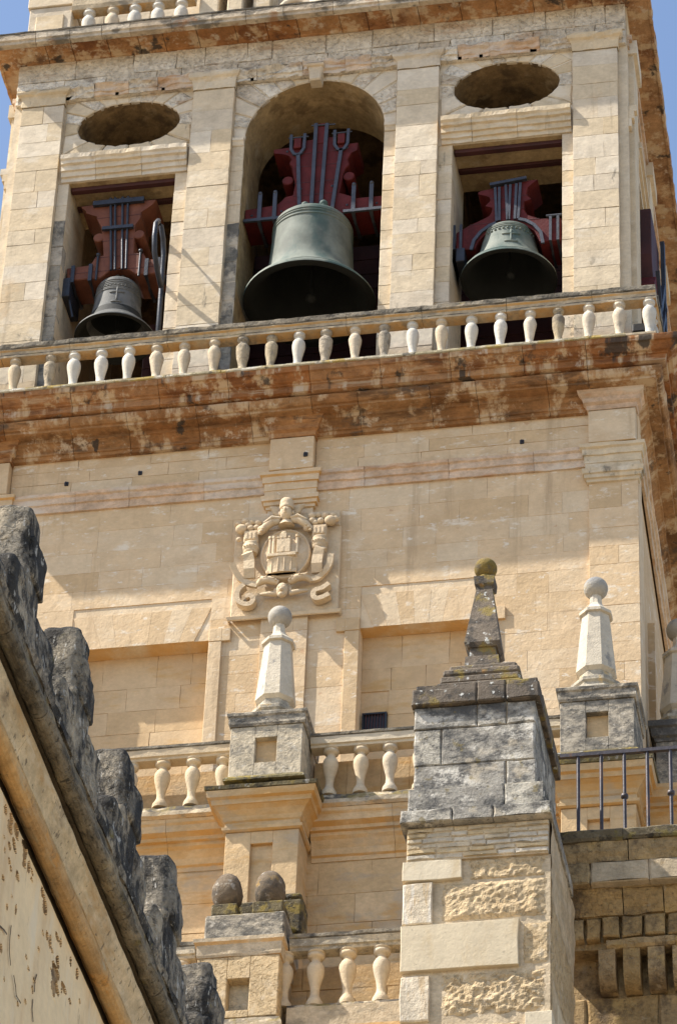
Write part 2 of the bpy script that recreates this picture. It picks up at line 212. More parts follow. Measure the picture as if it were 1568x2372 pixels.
# ------------------------------------------------------------------ mesh helpers
class MB:
    def __init__(s): s.v = []; s.f = []; s.sm = []
    def add(s, vs, fs, smooth=False):
        o = len(s.v); s.v += [tuple(v) for v in vs]
        for f in fs: s.f.append([i+o for i in f]); s.sm.append(smooth)
    def box(s, x0, x1, y0, y1, z0, z1):
        s.add([(x0,y0,z0),(x1,y0,z0),(x1,y1,z0),(x0,y1,z0),(x0,y0,z1),(x1,y0,z1),(x1,y1,z1),(x0,y1,z1)],
              [(0,3,2,1),(4,5,6,7),(0,1,5,4),(1,2,6,5),(2,3,7,6),(3,0,4,7)])
    def bbox(s, x0, x1, y0, y1, z0, z1, c=.01):
        """box with its edges taken off"""
        lo = (x0,y0,z0); hi = (x1,y1,z1); vs = []; idx = {}
        for i in range(8):
            q = (i & 1, i >> 1 & 1, i >> 2 & 1)
            for a in range(3):
                p = [(hi if q[k] else lo)[k] for k in range(3)]
                for k in range(3):
                    if k != a: p[k] += -c if q[k] else c
                idx[(q, a)] = len(vs); vs.append(p)
        fs = []
        for a in range(3):
            b, d = [(1,2),(2,0),(0,1)][a]
            for e in (0, 1):
                # face normal to axis a: verts are those displaced along the other two axes
                ring = []
                for (u, w) in ((0,0),(1,0),(1,1),(0,1)):
                    q = [0,0,0]; q[a] = e; q[b] = u; q[d] = w; ring.append(idx[(tuple(q), a)])
                fs.append(ring if e else ring[::-1])
        for a in range(3):
            b, d = [(1,2),(2,0),(0,1)][a]
            for (u, w) in ((0,0),(1,0),(1,1),(0,1)):
                q0 = [0,0,0]; q0[b] = u; q0[d] = w; q1 = list(q0); q1[a] = 1
                fs.append([idx[(tuple(q0), b)], idx[(tuple(q1), b)], idx[(tuple(q1), d)], idx[(tuple(q0), d)]])
        for i in range(8):
            q = (i & 1, i >> 1 & 1, i >> 2 & 1); fs.append([idx[(q, 0)], idx[(q, 1)], idx[(q, 2)]])
        s.add(vs, fs)
    def prism(s, poly, y0, y1, ch=0.0):
        """polygon in (x, z) pushed from y0 (front) to y1 (back), front edge bevelled by ch"""
        n = len(poly); cx = sum(p[0] for p in poly)/n; cz = sum(p[1] for p in poly)/n
        def ins(p):
            d = math.hypot(p[0]-cx, p[1]-cz) or 1; k = max(0, 1-ch*1.3/d); return (cx+(p[0]-cx)*k, cz+(p[1]-cz)*k)
        rings = []
        if ch: rings.append([(*ins(p),) for p in poly]); ys = [y0, y0+ch, y1]; rings += [poly, poly]
        else: ys = [y0, y1]; rings = [poly, poly]
        vs = [(p[0], y, p[1]) for r, y in zip(rings, ys) for p in r]; fs = []
        tri = tessellate_polygon([[Vector((p[0], p[1], 0)) for p in poly]])
        fs += [tuple(t) for t in tri]; m = (len(rings)-1)*n; fs += [tuple(i+m for i in t[::-1]) for t in tri]
        for k in range(len(rings)-1):
            for i in range(n): j = (i+1) % n; fs.append((k*n+i, k*n+j, (k+1)*n+j, (k+1)*n+i))
        s.add(vs, fs)
    def lathe(s, prof, c=(0,0,0), seg=20, close=True, rx=1.0, ry=1.0, jit=0.0, smooth=True):
        """profile of (r, z), turned about the vertical through c"""
        n = len(prof); vs = []
        for r, z in prof:
            for k in range(seg):
                a = 2*math.pi*k/seg; q = 1 + (jit*noise.noise(Vector((math.cos(a)*2+c[0]*3, math.sin(a)*2+c[1]*3, z*6+c[2]))) if jit else 0)
                vs.append((c[0]+r*q*rx*math.cos(a), c[1]+r*q*ry*math.sin(a), c[2]+z))
        fs = [(i*seg+k, i*seg+(k+1) % seg, (i+1)*seg+(k+1) % seg, (i+1)*seg+k) for i in range(n-1) for k in range(seg)]
        s.add(vs, fs, smooth)
        if close:
            s.add(vs[:seg], [tuple(range(seg))[::-1]]); s.add(vs[-seg:], [tuple(range(seg))])
    def ball(s, c, rx, ry=None, rz=None, seg=14, rg=9):
        ry = rx if ry is None else ry; rz = rx if rz is None else rz
        s.lathe([(max(1e-4, math.sin(math.pi*i/rg)), -rz*math.cos(math.pi*i/rg)) for i in range(rg+1)], c, seg, False, rx, ry)
    def tube(s, pts, r, seg=8, flat=None, smooth=True):
        """round (or flat = (w, t)) bar along points"""
        pts = [Vector(p) for p in pts]; n = len(pts); vs = []
        rr = r if isinstance(r, (list, tuple)) else [r]*n
        for i, p in enumerate(pts):
            t = (pts[min(n-1, i+1)]-pts[max(0, i-1)]).normalized()
            u = t.cross(Vector((0, 1, 0)));
            if u.length < .05: u = t.cross(Vector((1, 0, 0)))
            u.normalize(); w = t.cross(u)
            if flat: ring = [(-1,-1),(1,-1),(1,1),(-1,1)]; vs += [p+u*a*flat[0]/2+w*b*flat[1]/2 for a, b in ring]
            else: vs += [p+(u*math.cos(2*math.pi*k/seg)+w*math.sin(2*math.pi*k/seg))*rr[i] for k in range(seg)]
        m = 4 if flat else seg
        fs = [(i*m+k, i*m+(k+1) % m, (i+1)*m+(k+1) % m, (i+1)*m+k) for i in range(n-1) for k in range(m)]
        s.add(vs, fs, smooth and not flat); s.add(vs[:m], [tuple(range(m))]); s.add(vs[-m:], [tuple(range(m))])
    def sweep(s, path, prof, er=0.0, sub=0, seed=0.0, ersc=5.0):
        """closed profile of (out, z) carried along a plan path (x, y); outwards is to the right of travel"""
        P = [Vector(p) for p in path]
        if sub:
            Q = []
            for a, b in zip(P, P[1:]):
                k = max(1, int((b-a).length/sub)); Q += [a.lerp(b, i/k) for i in range(k)]
            P = Q+[P[-1]]
        n = len(P); m = len(prof); vs = []
        for i, p in enumerate(P):
            d1 = (P[i]-P[i-1]).normalized() if i else None; d2 = (P[i+1]-P[i]).normalized() if i < n-1 else None
            d1 = d1 or d2; d2 = d2 or d1
            n1 = Vector((d1.y, -d1.x)); n2 = Vector((d2.y, -d2.x)); mt = (n1+n2)/(1+n1.dot(n2))
            for j, (o, z) in enumerate(prof):
                e = dz = 0
                if er and o > .005:
                    q = Vector((p.x*ersc+seed, p.y*ersc+o*9, z*ersc*1.6)); e = -er*max(0, noise.noise(q)+.15)*1.6; dz = er*.5*noise.noise(q+Vector((9, 3, 5)))
                w = p+mt*max(o+e, 0 if o >= 0 else o); vs.append((w.x, w.y, z+dz))
        fs = [(i*m+j, (i+1)*m+j, (i+1)*m+(j+1) % m, i*m+(j+1) % m) for i in range(n-1) for j in range(m)]
        s.add(vs, fs)
        tri = [tuple(t) for t in tessellate_polygon([[Vector((a, b, 0)) for a, b in prof]])]
        s.add(vs[:m], tri); s.add(vs[-m:], tri)

WL = {}
def obj(name, mb, mat, parent=None, weld=False, smooth=None):
    """one mesh object, its origin at the middle of its bounds"""
    me = bpy.data.meshes.new(name)
    lo = [min(v[i] for v in mb.v) for i in range(3)]; hi = [max(v[i] for v in mb.v) for i in range(3)]
    c = Vector([(a+b)/2 for a, b in zip(lo, hi)])
    me.from_pydata([(v[0]-c.x, v[1]-c.y, v[2]-c.z) for v in mb.v], [], mb.f)
    me.polygons.foreach_set('use_smooth', mb.sm if smooth is None else [smooth]*len(mb.sm))
    bm = bmesh.new(); bm.from_mesh(me)
    if weld: bmesh.ops.remove_doubles(bm, verts=bm.verts, dist=1e-4)
    bmesh.ops.recalc_face_normals(bm, faces=bm.faces); bm.to_mesh(me); bm.free()
    me.materials.append(M[mat] if isinstance(mat, str) else mat)
    return inst(name, me, c, parent)
def inst(name, me, c, parent=None):
    o = bpy.data.objects.new(name, me); COL.objects.link(o); c = Vector(c); WL[o] = c
    if parent: o.parent = parent; o.location = c-WL[parent]
    else: o.location = c
    return o
def tag(o, label, cat, group=None):
    o['label'] = label; o['category'] = cat
    if group: o['group'] = group
    return o
def thing(name, label, cat, loc, group=None):
    o = bpy.data.objects.new(name, None); COL.objects.link(o); o.location = loc; WL[o] = Vector(loc); o.empty_display_size = .2
    return tag(o, label, cat, group)
def copy_tree(root, delta, label, group=None):
    delta = Vector(delta); kids = [o for o in COL.objects if o.parent == root]
    def cp(o, par):
        c = o.copy(); COL.objects.link(c); WL[c] = WL[o]+delta
        if par: c.parent = par; c.location = o.location
        else: c.location = o.location+delta
        return c
    r = cp(root, None); r['label'] = label
    if group: r['group'] = group
    for k in kids:
        ck = cp(k, r)
        for g in [o for o in COL.objects if o.parent == k]: cp(g, ck)
    return r

def rnd(a, b): return random.uniform(a, b)
def block(name, poly, yf, yb, mat, parent, ch=.008, wob=.004):
    """one dressed stone: outline with slightly worn, wandering edges"""
    pts = []
    n = len(poly)
    for i in range(n):
        a = poly[i]; b = poly[(i+1) % n]
        pts.append((a[0]+rnd(-wob, wob), a[1]+rnd(-wob, wob)))
        if math.hypot(b[0]-a[0], b[1]-a[1]) > .12:
            t = rnd(.35, .65); pts.append((a[0]+(b[0]-a[0])*t+rnd(-wob, wob), a[1]+(b[1]-a[1])*t+rnd(-wob, wob)))
    q = min(.004, ch*1.3); mb = MB(); mb.prism(pts, yf+rnd(-q, q), yb, ch)
    return obj(name, mb, mat, parent)
def rect(x0, x1, z0, z1, g=.004): return [(x0+g, z0+g), (x1-g, z0+g), (x1-g, z1-g), (x0+g, z1-g)]
def courses(parent, x0, x1, zs, yf, yb, mat, wmin, wmax, holes=(), ch=.008, gap=.004, wob=.004, minw=.08):
    """courses of stones between the heights zs, leaving out the rectangular holes"""
    for a, b in zip(zs, zs[1:]):
        spans = [(x0, x1)]
        for h0, h1, g0, g1 in holes:
            if g0 < b-.02 and g1 > a+.02:
                q = []
                for s0, s1 in spans:
                    if h1 <= s0 or h0 >= s1: q.append((s0, s1)); continue
                    if h0 > s0: q.append((s0, h0))
                    if h1 < s1: q.append((h1, s1))
                spans = q
        for s0, s1 in spans:
            if s1-s0 < minw: continue
            x = s0
            while x < s1-.01:
                w = rnd(wmin, wmax)
                if s1-(x+w) < wmin*.6: w = s1-x
                block('stone', rect(x, x+w, a, b, gap), yf, yb, mat() if callable(mat) else mat, parent, ch, wob); x += w
def steps(z0, z1, lo, hi):
    zs = [z0]
    while zs[-1] < z1-.01:
        h = rnd(lo, hi); z = zs[-1]+h
        if z1-z < lo*.7: z = z1
        zs.append(z)
    return zs
def run_blocks(name, parent, x0, x1, y, prof, mat, lo, hi, gap=.005, er=.012, sub=.07, ersc=5.0):
    """a moulding along the front, cut into its own blocks"""
    x = x0
    while x < x1-.01:
        w = rnd(lo, hi)
        if x1-(x+w) < lo*.6: w = x1-x
        mb = MB(); mb.sweep([(x+gap/2, y), (x+w-gap/2, y)], prof, er, sub, rnd(0, 50), ersc); obj(name, mb, mat() if callable(mat) else mat, parent); x += w
def panel(name, parent, outer, hole, y0, y1, mat, tubemat=None):
    """wall slab (x, z) with one hole; the hole's lining is a part of its own"""
    mb = MB(); allp = outer+hole; n0 = len(outer)
    tri = tessellate_polygon([[Vector((*p, 0)) for p in outer], [Vector((*p, 0)) for p in hole]])
    N = len(allp); vs = [(p[0], y0, p[1]) for p in allp]+[(p[0], y1, p[1]) for p in allp]
    fs = [tuple(t) for t in tri]+[tuple(i+N for i in t[::-1]) for t in tri]
    for i in range(n0): j = (i+1) % n0; fs.append((i, j, N+j, N+i))
    mb.add(vs, fs); o = obj(name, mb, mat, parent)
    mb = MB(); n = len(hole); vs = []; K = 6
    for k in range(K+1):
        y = y0+.004+(y1-y0)*k/K
        for p in hole:
            q = noise.noise(Vector((p[0]*4, y*4, p[1]*4)))*.012 if 0 < k < K else 0; vs.append((p[0]+q, y, p[1]+q))
    fs = [(k*n+i, k*n+(i+1) % n, (k+1)*n+(i+1) % n, (k+1)*n+i) for k in range(K) for i in range(n)]
    mb.add(vs, fs); me = obj('reveal', mb, tubemat or mat, parent)
    return o

def baluster_mesh(name, h, prof, mat, seg=18, sq=0):
    mb = MB(); mb.lathe([(r, z*h) for z, r in prof], (0, 0, 0), seg, True)
    if sq: mb.box(-sq, sq, -sq, sq, -.001, .06*h)
    me = bpy.data.meshes.new(name); me.from_pydata(mb.v, [], mb.f); me.polygons.foreach_set('use_smooth', mb.sm)
    bm = bmesh.new(); bm.from_mesh(me); bmesh.ops.recalc_face_normals(bm, faces=bm.faces); bm.to_mesh(me); bm.free()
    me.materials.append(M[mat]); return me
BAL_HI = [(z, r*1.2) for z, r in ((0, .055), (.05, .06), (.08, .05), (.20, .048), (.32, .056), (.45, .069), (.57, .079), (.65, .081), (.72, .076), (.77, .064), (.79, .053), (.80, .050), (.86, .052), (.87, .060), (.90, .069), (.94, .071), (.945, .062), (.955, .062), (.96, .070), (1.0, .070))]
BAL_LO = [(0, .098), (.05, .100), (.09, .094), (.15, .070), (.20, .055), (.28, .052), (.38, .060), (.50, .082), (.60, .098), (.67, .102), (.73, .096), (.78, .078), (.82, .058), (.84, .054), (.87, .058), (.885, .085), (.91, .098), (.95, .100), (.955, .088), (.965, .088), (.97, .102), (1.0, .102)]
BMESH = [baluster_mesh('baluster', .66, BAL_HI, 'baluster_white'), baluster_mesh('baluster', .66, [(z, r*(1+.05*math.sin(i*1.7))) for i, (z, r) in enumerate(BAL_HI)], 'baluster_dark'), baluster_mesh('baluster', .66, BAL_HI, 'baluster'), baluster_mesh('baluster', .66, [(z, r*(1+.04*math.sin(i*2.1))) for i, (z, r) in enumerate(BAL_HI)], 'baluster')]
BLOW = baluster_mesh('baluster', .72, BAL_LO, 'portal_bal')

# ------------------------------------------------------------------ ground
mb = MB(); mb.add([(-600, -600, 0), (600, -600, 0), (600, 600, 0), (-600, 600, 0)], [(0, 1, 2, 3)])
g = obj('ground', mb, 'ground'); g['kind'] = 'structure'

# ------------------------------------------------------------------ bell tower
T = thing('bell_tower', 'tall limestone bell tower with three open bell bays above an orange stained cornice', 'tower', (0, 4.5, 0))
# --- core of the lower body and the shaft down to the ground
mb = MB(); mb.box(-4.4, 4.4, .40, 9.0, 0, 36.9); obj('shaft_core', mb, 'warm', T)
wallzs = steps(29.6, 35.9, .30, .38)
# wall backing (mortar) with the two recessed panels
NL = (-3.05, -1.09, 29.6, 33.46); NR = (1.00, 2.70, 29.6, 33.46)
body = obj('body_wall', (lambda b: (b.box(-4.83, NL[0], .062, .42, 29.6, 36.3), b.box(NL[1], NR[0], .062, .42, 29.6, 36.3), b.box(NR[1], 4.83, .062, .42, 29.6, 36.3),
      b.box(NL[0], NL[1], .062, .42, NL[3], 36.3), b.box(NR[0], NR[1], .062, .42, NR[3], 36.3), b)[-1])(MB()), 'warm', T)
VL = [(-3.05, -1.09, 33.46, 34.02), (1.00, 2.70, 33.46, 34.02)]
holes = [NL, NR, (-.92, .84, 29, 30)]+VL+[(4.15, 4.9, 0, 40), (-4.9, -4.15, 0, 40), (-.37, .28, 0, 34)]
courses(body, -4.83, 4.83, wallzs, .05, .09, 'warm', .40, 1.15, holes, ch=.0010, gap=.0008, wob=.0015)
for x0, x1, z0, z1 in VL:                                        # flat arches over the panels
    n = 9; cx = (x0+x1)/2; tilt = .30
    for i in range(n):
        a = x0+(x1-x0)*i/n; b = x0+(x1-x0)*(i+1)/n
        ta = max(x0, min(x1, a+(a-cx)*tilt)); tb = max(x0, min(x1, b+(b-cx)*tilt))
        if tb-ta < .03: continue
        block('stone', [(a+.0006, z0), (b-.0006, z0), (tb-.0006, z1), (ta+.0006, z1)], .05, .09, 'warm', body, .0008, .001)
for N_, yb, hl in ((NL, .345, ()), (NR, .315, ((1.02, 1.38, 31.9, 32.20),))):
    mb = MB(); mb.box(N_[0]+.001, N_[1]-.001, yb, .39, 29.6, N_[3]); recess = obj('recessed_panel', mb, 'warmdeep', T)
    courses(recess, N_[0], N_[1], steps(30.4, 33.46, .33, .4), yb-.015, yb+.015, 'warmdeep', .4, .8, hl, ch=.0015, gap=.0012)
for x0, x1, e in ((-1.09, -.91, 1), (.80, 1.00, -1), (2.70, 2.88, 1), (-3.25, -3.05, -1)):      # raised panel frames with ears
    fr = MB(); fr.bbox(x0, x1, .012, .062, 29.6, 33.40, .006); 
    fr.bbox(min(x0, x0+e*.0), max(x1, x1), .008, .062, 33.404, 33.62, .006)
    fr.bbox(x1-.004 if e > 0 else x0-.12, x1+.12 if e > 0 else x0+.004, .010, .0615, 33.40, 33.615, .006); obj('panel_frame', fr, 'warm', T)
# corner and middle pilasters of the body
for x0, x1 in ((4.15, 4.83), (-4.83, -4.15), (-.37, .28)):
    p = obj('pilaster', (lambda b: (b.box(x0+.004, x1-.004, .012, .06, 29.6, 35.60), b)[-1])(MB()), 'warm', T)
    courses(p, x0, x1, wallzs[:-1]+[35.6] if wallzs[-2] < 35.5 else wallzs[:-2]+[35.6], 0, .05, 'warm', .3, .7, ch=.0018, gap=.0012, wob=.002)
# right side face with its pilaster and window frame
mb = MB(); mb.sweep([(4.80, .06), (4.80, .07), (4.80-.27, 9.3)], [(-.3, 29.6), (0, 29.6), (0, 36.3), (-.3, 36.3)]); sw = obj('side_wall', mb, 'warm', T)
for ya, yb in ((.0, .78), (4.2, 4.9), (8.6, 9.3)):
    mb = MB(); mb.sweep([(4.83-.03*ya, ya+.055), (4.83-.03*yb, yb)], [(-.05, 29.6), (.0, 29.6), (.0, 35.6), (-.05, 35.6)]); obj('pilaster', mb, 'warm', T)
mb = MB(); mb.sweep([(4.79, 1.6), (4.73, 3.5)], [(-.05, 31.0), (.06, 31.0), (.06, 34.3), (-.05, 34.3)]); obj('panel_frame', mb, 'warm', T)
# left side wall
mb = MB(); mb.box(-4.80, -4.5, .07, 9.3, 29.6, 36.3); obj('side_wall', mb, 'warm', T)
# ventilation grille in the right-hand panel
gr = obj('vent_grille', (lambda b: (b.box(1.03, 1.37, .27, .32, 31.90, 31.925), b.box(1.03, 1.37, .27, .32, 32.165, 32.19), b.box(1.03, 1.055, .27, .32, 31.926, 32.164), b.box(1.345, 1.37, .27, .32, 31.926, 32.164), b)[-1])(MB()), 'black', T)
obj('grille_back', (lambda b: (b.box(1.056, 1.344, .305, .33, 31.926, 32.164), b)[-1])(MB()), 'black', gr)
for k in range(7): obj('grille_bar', (lambda b: (b.box(1.08+k*.04, 1.09+k*.04, .28, .29, 31.926, 32.164), b)[-1])(MB()), 'maroon', gr)

# --- architrave band, frieze, consoles
ARC = [(0, 35.90), (.045, 35.90), (.05, 36.02), (.075, 36.03), (.08, 36.13), (.11, 36.15), (.115, 36.20), (0, 36.24)]
for x0, x1 in ((-4.15, -.37), (.28, 4.15)): run_blocks('architrave_block', T, x0, x1, .055, ARC, 'peach', .7, 1.3, er=.014)
for x0, x1 in ((-.37, .28), (4.15, 4.83), (-4.83, -4.15)):
    CAP = [(0, 35.58), (.028, 35.59), (.032, 35.635), (.058, 35.645), (.062, 35.70), (.085, 35.71), (.09, 35.79), (.045, 35.80), (.045, 35.895), (.055, 35.90), (.06, 36.025), (.08, 36.03), (.085, 36.13), (.115, 36.15), (.12, 36.205), (0, 36.24)]
    mb = MB(); mb.sweep([(x0, .10), (x0, .0), (x1, .0), (x1, .10)], CAP, .01, .07); obj('pilaster_capital', mb, 'pale' if x0 > 1 else 'warm', T)
    d = MB(); d.bbox(x0+.01, x1-.01, -.10, .10, 36.23, 36.80, .008); obj('console_block', d, 'warm', T)
    UP = [(0, 36.80), (.02, 36.80), (.03, 36.87), (.07, 36.90), (.08, 36.97), (.13, 37.02), (.15, 37.10), (.16, 37.14), (0, 37.14)]
    mb = MB(); mb.sweep([(x0+.01, .1), (x0+.01, -.10), (x1-.01, -.10), (x1-.01, .1)], UP, .008, .07); obj('console_moulding', mb, 'peach' if x0 > 1 else 'cornice', T)
fz = obj('frieze', (lambda b: (b.box(-4.83, 4.83, .062, .42, 36.24, 36.95), b)[-1])(MB()), 'warm', T)
for x0, x1 in ((-4.15, -.37), (.28, 4.15)):
    courses(fz, x0, x1, [36.24, 36.44, 36.66, 36.86], .04, .09, 'warm', .6, 1.3, ch=.002, gap=.0018)
for x, z in ((-3.33, 36.42), (.16, 36.46), (3.21, 36.46), (-2.26, 36.50)):
    mb = MB(); y = -.125 if abs(x) < .3 else .02; mb.bbox(x-.03, x+.03, y, y+.05, z-.035, z+.035, .008); mb.tube([(x, y, z), (x, y-.03, z)], .012); obj('anchor_plate', mb, 'iron', T)
# side architrave, frieze and cornice returns are swept round the corners below
SIDE_R = (5.0-.30, 9.2)
for nm, prof, mt, y0 in (('architrave_return', ARC, 'peach', .055),):
    mb = MB(); mb.sweep([(4.83, .04), (4.83-.28, 9.3)], prof, .012, .12); obj(nm, mb, mt, T)
mb = MB(); mb.sweep([(4.83, .06), (4.83-.28, 9.3)], [(-.3, 36.24), (-.005, 36.24), (-.005, 36.95), (-.3, 36.95)]); obj('frieze_return', mb, 'warm', T)

# --- main cornice: corner pieces swept, fronts cut into blocks
BED = [(-.10, 36.84), (.03, 36.84), (.05, 36.885), (.075, 36.89), (.08, 36.93), (.12, 36.965), (.17, 37.01), (.20, 37.02), (.205, 37.075), (.36, 37.085), (.365, 37.12), (.40, 37.125), (.43, 37.15), (.46, 37.20), (.465, 37.232), (-.10, 37.235)]
COR = [(-.10, 37.236), (.41, 37.24), (.42, 37.27), (.525, 37.275), (.53, 37.375), (.555, 37.38), (.56, 37.40), (.60, 37.41), (.64, 37.45), (.68, 37.49), (.715, 37.495), (.725, 37.53), (.73, 37.585), (.70, 37.60), (-.10, 37.62)]
for prof, mt, a, b2, nm in ((COR, 'cornice', .95, 1.3, 'cornice_block'), (BED, 'cornice_bed', .6, 1.1, 'bed_moulding_block')):
    run_blocks(nm, T, -4.2, 4.2, .0, prof, mt, a, b2, gap=.007, er=.010, sub=.06)
    mb = MB(); mb.sweep([(4.204, .0), (4.77, .0), (4.77-.26, 9.0)], prof, .014, .08); obj('cornice_corner', mb, mt, T)
    mb = MB(); mb.sweep([(-4.77, 9.0), (-4.77, .0), (-4.204, .0)], prof, .014, .08); obj('cornice_corner', mb, mt, T)
run_blocks('cornice_lip', T, -4.77, 4.77, .0, [(.60, 37.601), (.735, 37.575), (.748, 37.59), (.745, 37.625), (.60, 37.635)], 'lip', .6, 1.1, er=.008)
mb = MB(); mb.box(-4.9, 4.75, .0, 9.0, 37.3, 37.64); obj('gallery_floor', mb, 'lichen', T)

# --- bell storey
ZB, ZT = 37.62, 44.06
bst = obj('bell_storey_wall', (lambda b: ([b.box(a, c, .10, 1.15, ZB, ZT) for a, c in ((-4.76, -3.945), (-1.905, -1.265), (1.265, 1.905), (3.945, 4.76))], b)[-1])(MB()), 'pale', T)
def ell(cx, cz, rx, rz, n=44): return [(cx+rx*math.cos(2*math.pi*i/n)*(1+.012*noise.noise(Vector((i*.9, cx, 3)))), cz+rz*math.sin(2*math.pi*i/n)*(1+.03*noise.noise(Vector((i*.9, cx, 7))))) for i in range(n)]
for sgn, cx, ox, rz in ((-1, -2.925, -2.92, .465), (1, 2.925, 2.925, .485)):
    x0, x1 = sorted((sgn*3.945, sgn*1.905))
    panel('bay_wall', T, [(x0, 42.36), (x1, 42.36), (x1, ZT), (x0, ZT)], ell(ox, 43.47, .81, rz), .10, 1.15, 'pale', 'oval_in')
    for a, c in sorted(((sgn*3.945, sgn*3.77), (sgn*1.905, sgn*2.12))):
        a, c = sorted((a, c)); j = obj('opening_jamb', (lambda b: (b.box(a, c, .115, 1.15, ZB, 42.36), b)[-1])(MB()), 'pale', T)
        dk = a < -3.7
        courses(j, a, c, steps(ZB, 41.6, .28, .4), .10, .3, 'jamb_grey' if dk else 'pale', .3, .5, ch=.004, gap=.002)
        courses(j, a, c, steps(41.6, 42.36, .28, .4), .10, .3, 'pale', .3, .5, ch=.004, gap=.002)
    mb = MB(); mb.box(sgn*2.125 if sgn > 0 else -3.765, 3.765 if sgn > 0 else -2.125, .12, 1.15, 42.352, 42.358); obj('opening_soffit', mb, 'soffit', T)
    for yb, zb in ((.20, .07), (.62, .05)):
        mb = MB(); mb.bbox(min(sgn*2.13, sgn*3.76), max(sgn*2.13, sgn*3.76), yb, yb+.10, 42.351-zb, 42.351, .006); obj('lintel_beam', mb, 'maroon', T)
    LED = [(0, 42.36), (.03, 42.36), (.035, 42.44), (.068, 42.445), (.073, 42.53), (.105, 42.535), (.11, 42.63), (.15, 42.64), (.155, 42.69), (.185, 42.72), (.19, 42.80), (.13, 42.84), (0, 42.86)]
    run_blocks('opening_cornice_block', T, x0+.05, x1-.03, .10, LED, 'pale', .42, .75, er=.014, sub=.05, ersc=6)
    # sill under the oval and the fan of stones above it
    ring = []
    def edge(ox, t, r0=1.0): return (ox+.81*r0*math.cos(t), 43.47+rz*r0*math.sin(t))
    def out(ox, t, xa=x0+.02, xb=x1-.02, za=42.87, zb=44.05):
        c, s_ = math.cos(t), math.sin(t)*.62; k = 9
        if c > 1e-6: k = min(k, (xb-ox)/c)
        if c < -1e-6: k = min(k, (xa-ox)/c)
        if s_ > 1e-6: k = min(k, (zb-43.47)/s_)
        if s_ < -1e-6: k = min(k, (za-43.47)/s_)
        return (ox+c*k, 43.47+s_*k)
    ang = [math.radians(a) for a in (-12, 14, 33, 50, 64, 78, 91, 104, 118, 132, 149, 167, 192)]
    for a, b2 in zip(ang, ang[1:]):
        e = .008; pl = [edge(ox, a+e), out(ox, a+e), out(ox, b2-e), edge(ox, b2-e), edge(ox, (a+b2)/2)]
        block('voussoir', pl, .088+rnd(-.006, .006), .14, 'frieze' if rnd(0, 1) < .6 else 'pale', bst, .012, .008)
    for a, b2 in zip([math.radians(q) for q in (192, 222, 246, 272, 296, 320)], [math.radians(q) for q in (222, 246, 272, 296, 320, 348)]):
        e = .008; pl = [edge(ox, a+e), out(ox, a+e), out(ox, b2-e), edge(ox, b2-e), edge(ox, (a+b2)/2)]
        block('voussoir', pl, .07+rnd(-.02, .006), .14, 'pale', bst, .02, .012)
# the arch
AR = 1.075; ZS = 42.90
arch = [(-AR, ZB), (AR, ZB)]+[(AR*math.cos(math.pi*i/30), ZS+AR*math.sin(math.pi*i/30)) for i in range(31)]
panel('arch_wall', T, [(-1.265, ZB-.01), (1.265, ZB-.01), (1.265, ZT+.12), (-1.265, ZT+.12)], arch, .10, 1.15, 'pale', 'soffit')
na = 15
for i in range(na):
    a = math.pi*i/na+.008; b2 = math.pi*(i+1)/na-.008
    def po(t):
        c, s_ = math.cos(t), math.sin(t); k = min(1.255/abs(c) if abs(c) > 1e-6 else 9, (44.05-ZS)/s_ if s_ > 1e-6 else 9); return (c*k, ZS+s_*k)
    if i == na//2:
        continue
    pl = [((AR+.003)*math.cos(a), ZS+(AR+.003)*math.sin(a)), po(a), po(b2), ((AR+.003)*math.cos(b2), ZS+(AR+.003)*math.sin(b2)), ((AR+.003)*math.cos((a+b2)/2), ZS+(AR+.003)*math.sin((a+b2)/2))]
    # a stone that turns the corner keeps the corner
    if (abs(po(a)[0]) > 1.25) != (abs(po(b2)[0]) > 1.25): pl.insert(2, (math.copysign(1.255, po((a+b2)/2)[0]), 44.05))
    block('voussoir', pl, .085+rnd(-.008, .006), .14, 'pale' if rnd(0, 1) < .6 else 'frieze', bst, .012, .008)
ks = MB(); ks.prism([(-.085, 43.86), (.085, 43.86), (.10, 44.02), (.13, 44.20), (-.13, 44.20), (-.10, 44.02)], -.07, .12, .02); ks.tube([(-.13, -.06, 44.17), (.13, -.06, 44.17)], .045); obj('keystone', ks, 'pale', T)
for s_ in (-1, 1):
    x0, x1 = sorted((s_*1.262, s_*1.075)); j = obj('opening_jamb', (lambda b: (b.box(x0, x1, .098, .10, ZB, 42.8), b)[-1])(MB()), 'pale', T)
    courses(j, x0, x1, steps(ZB, 41.2, .28, .4), .09, .14, 'jamb_grey' if s_ < 0 else 'pale', .3, .5, ch=.006, gap=.002, wob=.006)
    courses(j, x0, x1, steps(41.2, 42.76, .28, .4), .09, .14, 'pale', .3, .5, ch=.006, gap=.002, wob=.006)
    mb = MB(); mb.sweep([(x0+.005, .1), (x1-.005, .1)], [(0, 42.76), (.03, 42.77), (.05, 42.83), (.07, 42.85), (.075, 42.90), (0, 42.92)], .012, .05, 3.0); obj('impost', mb, 'pale', T)
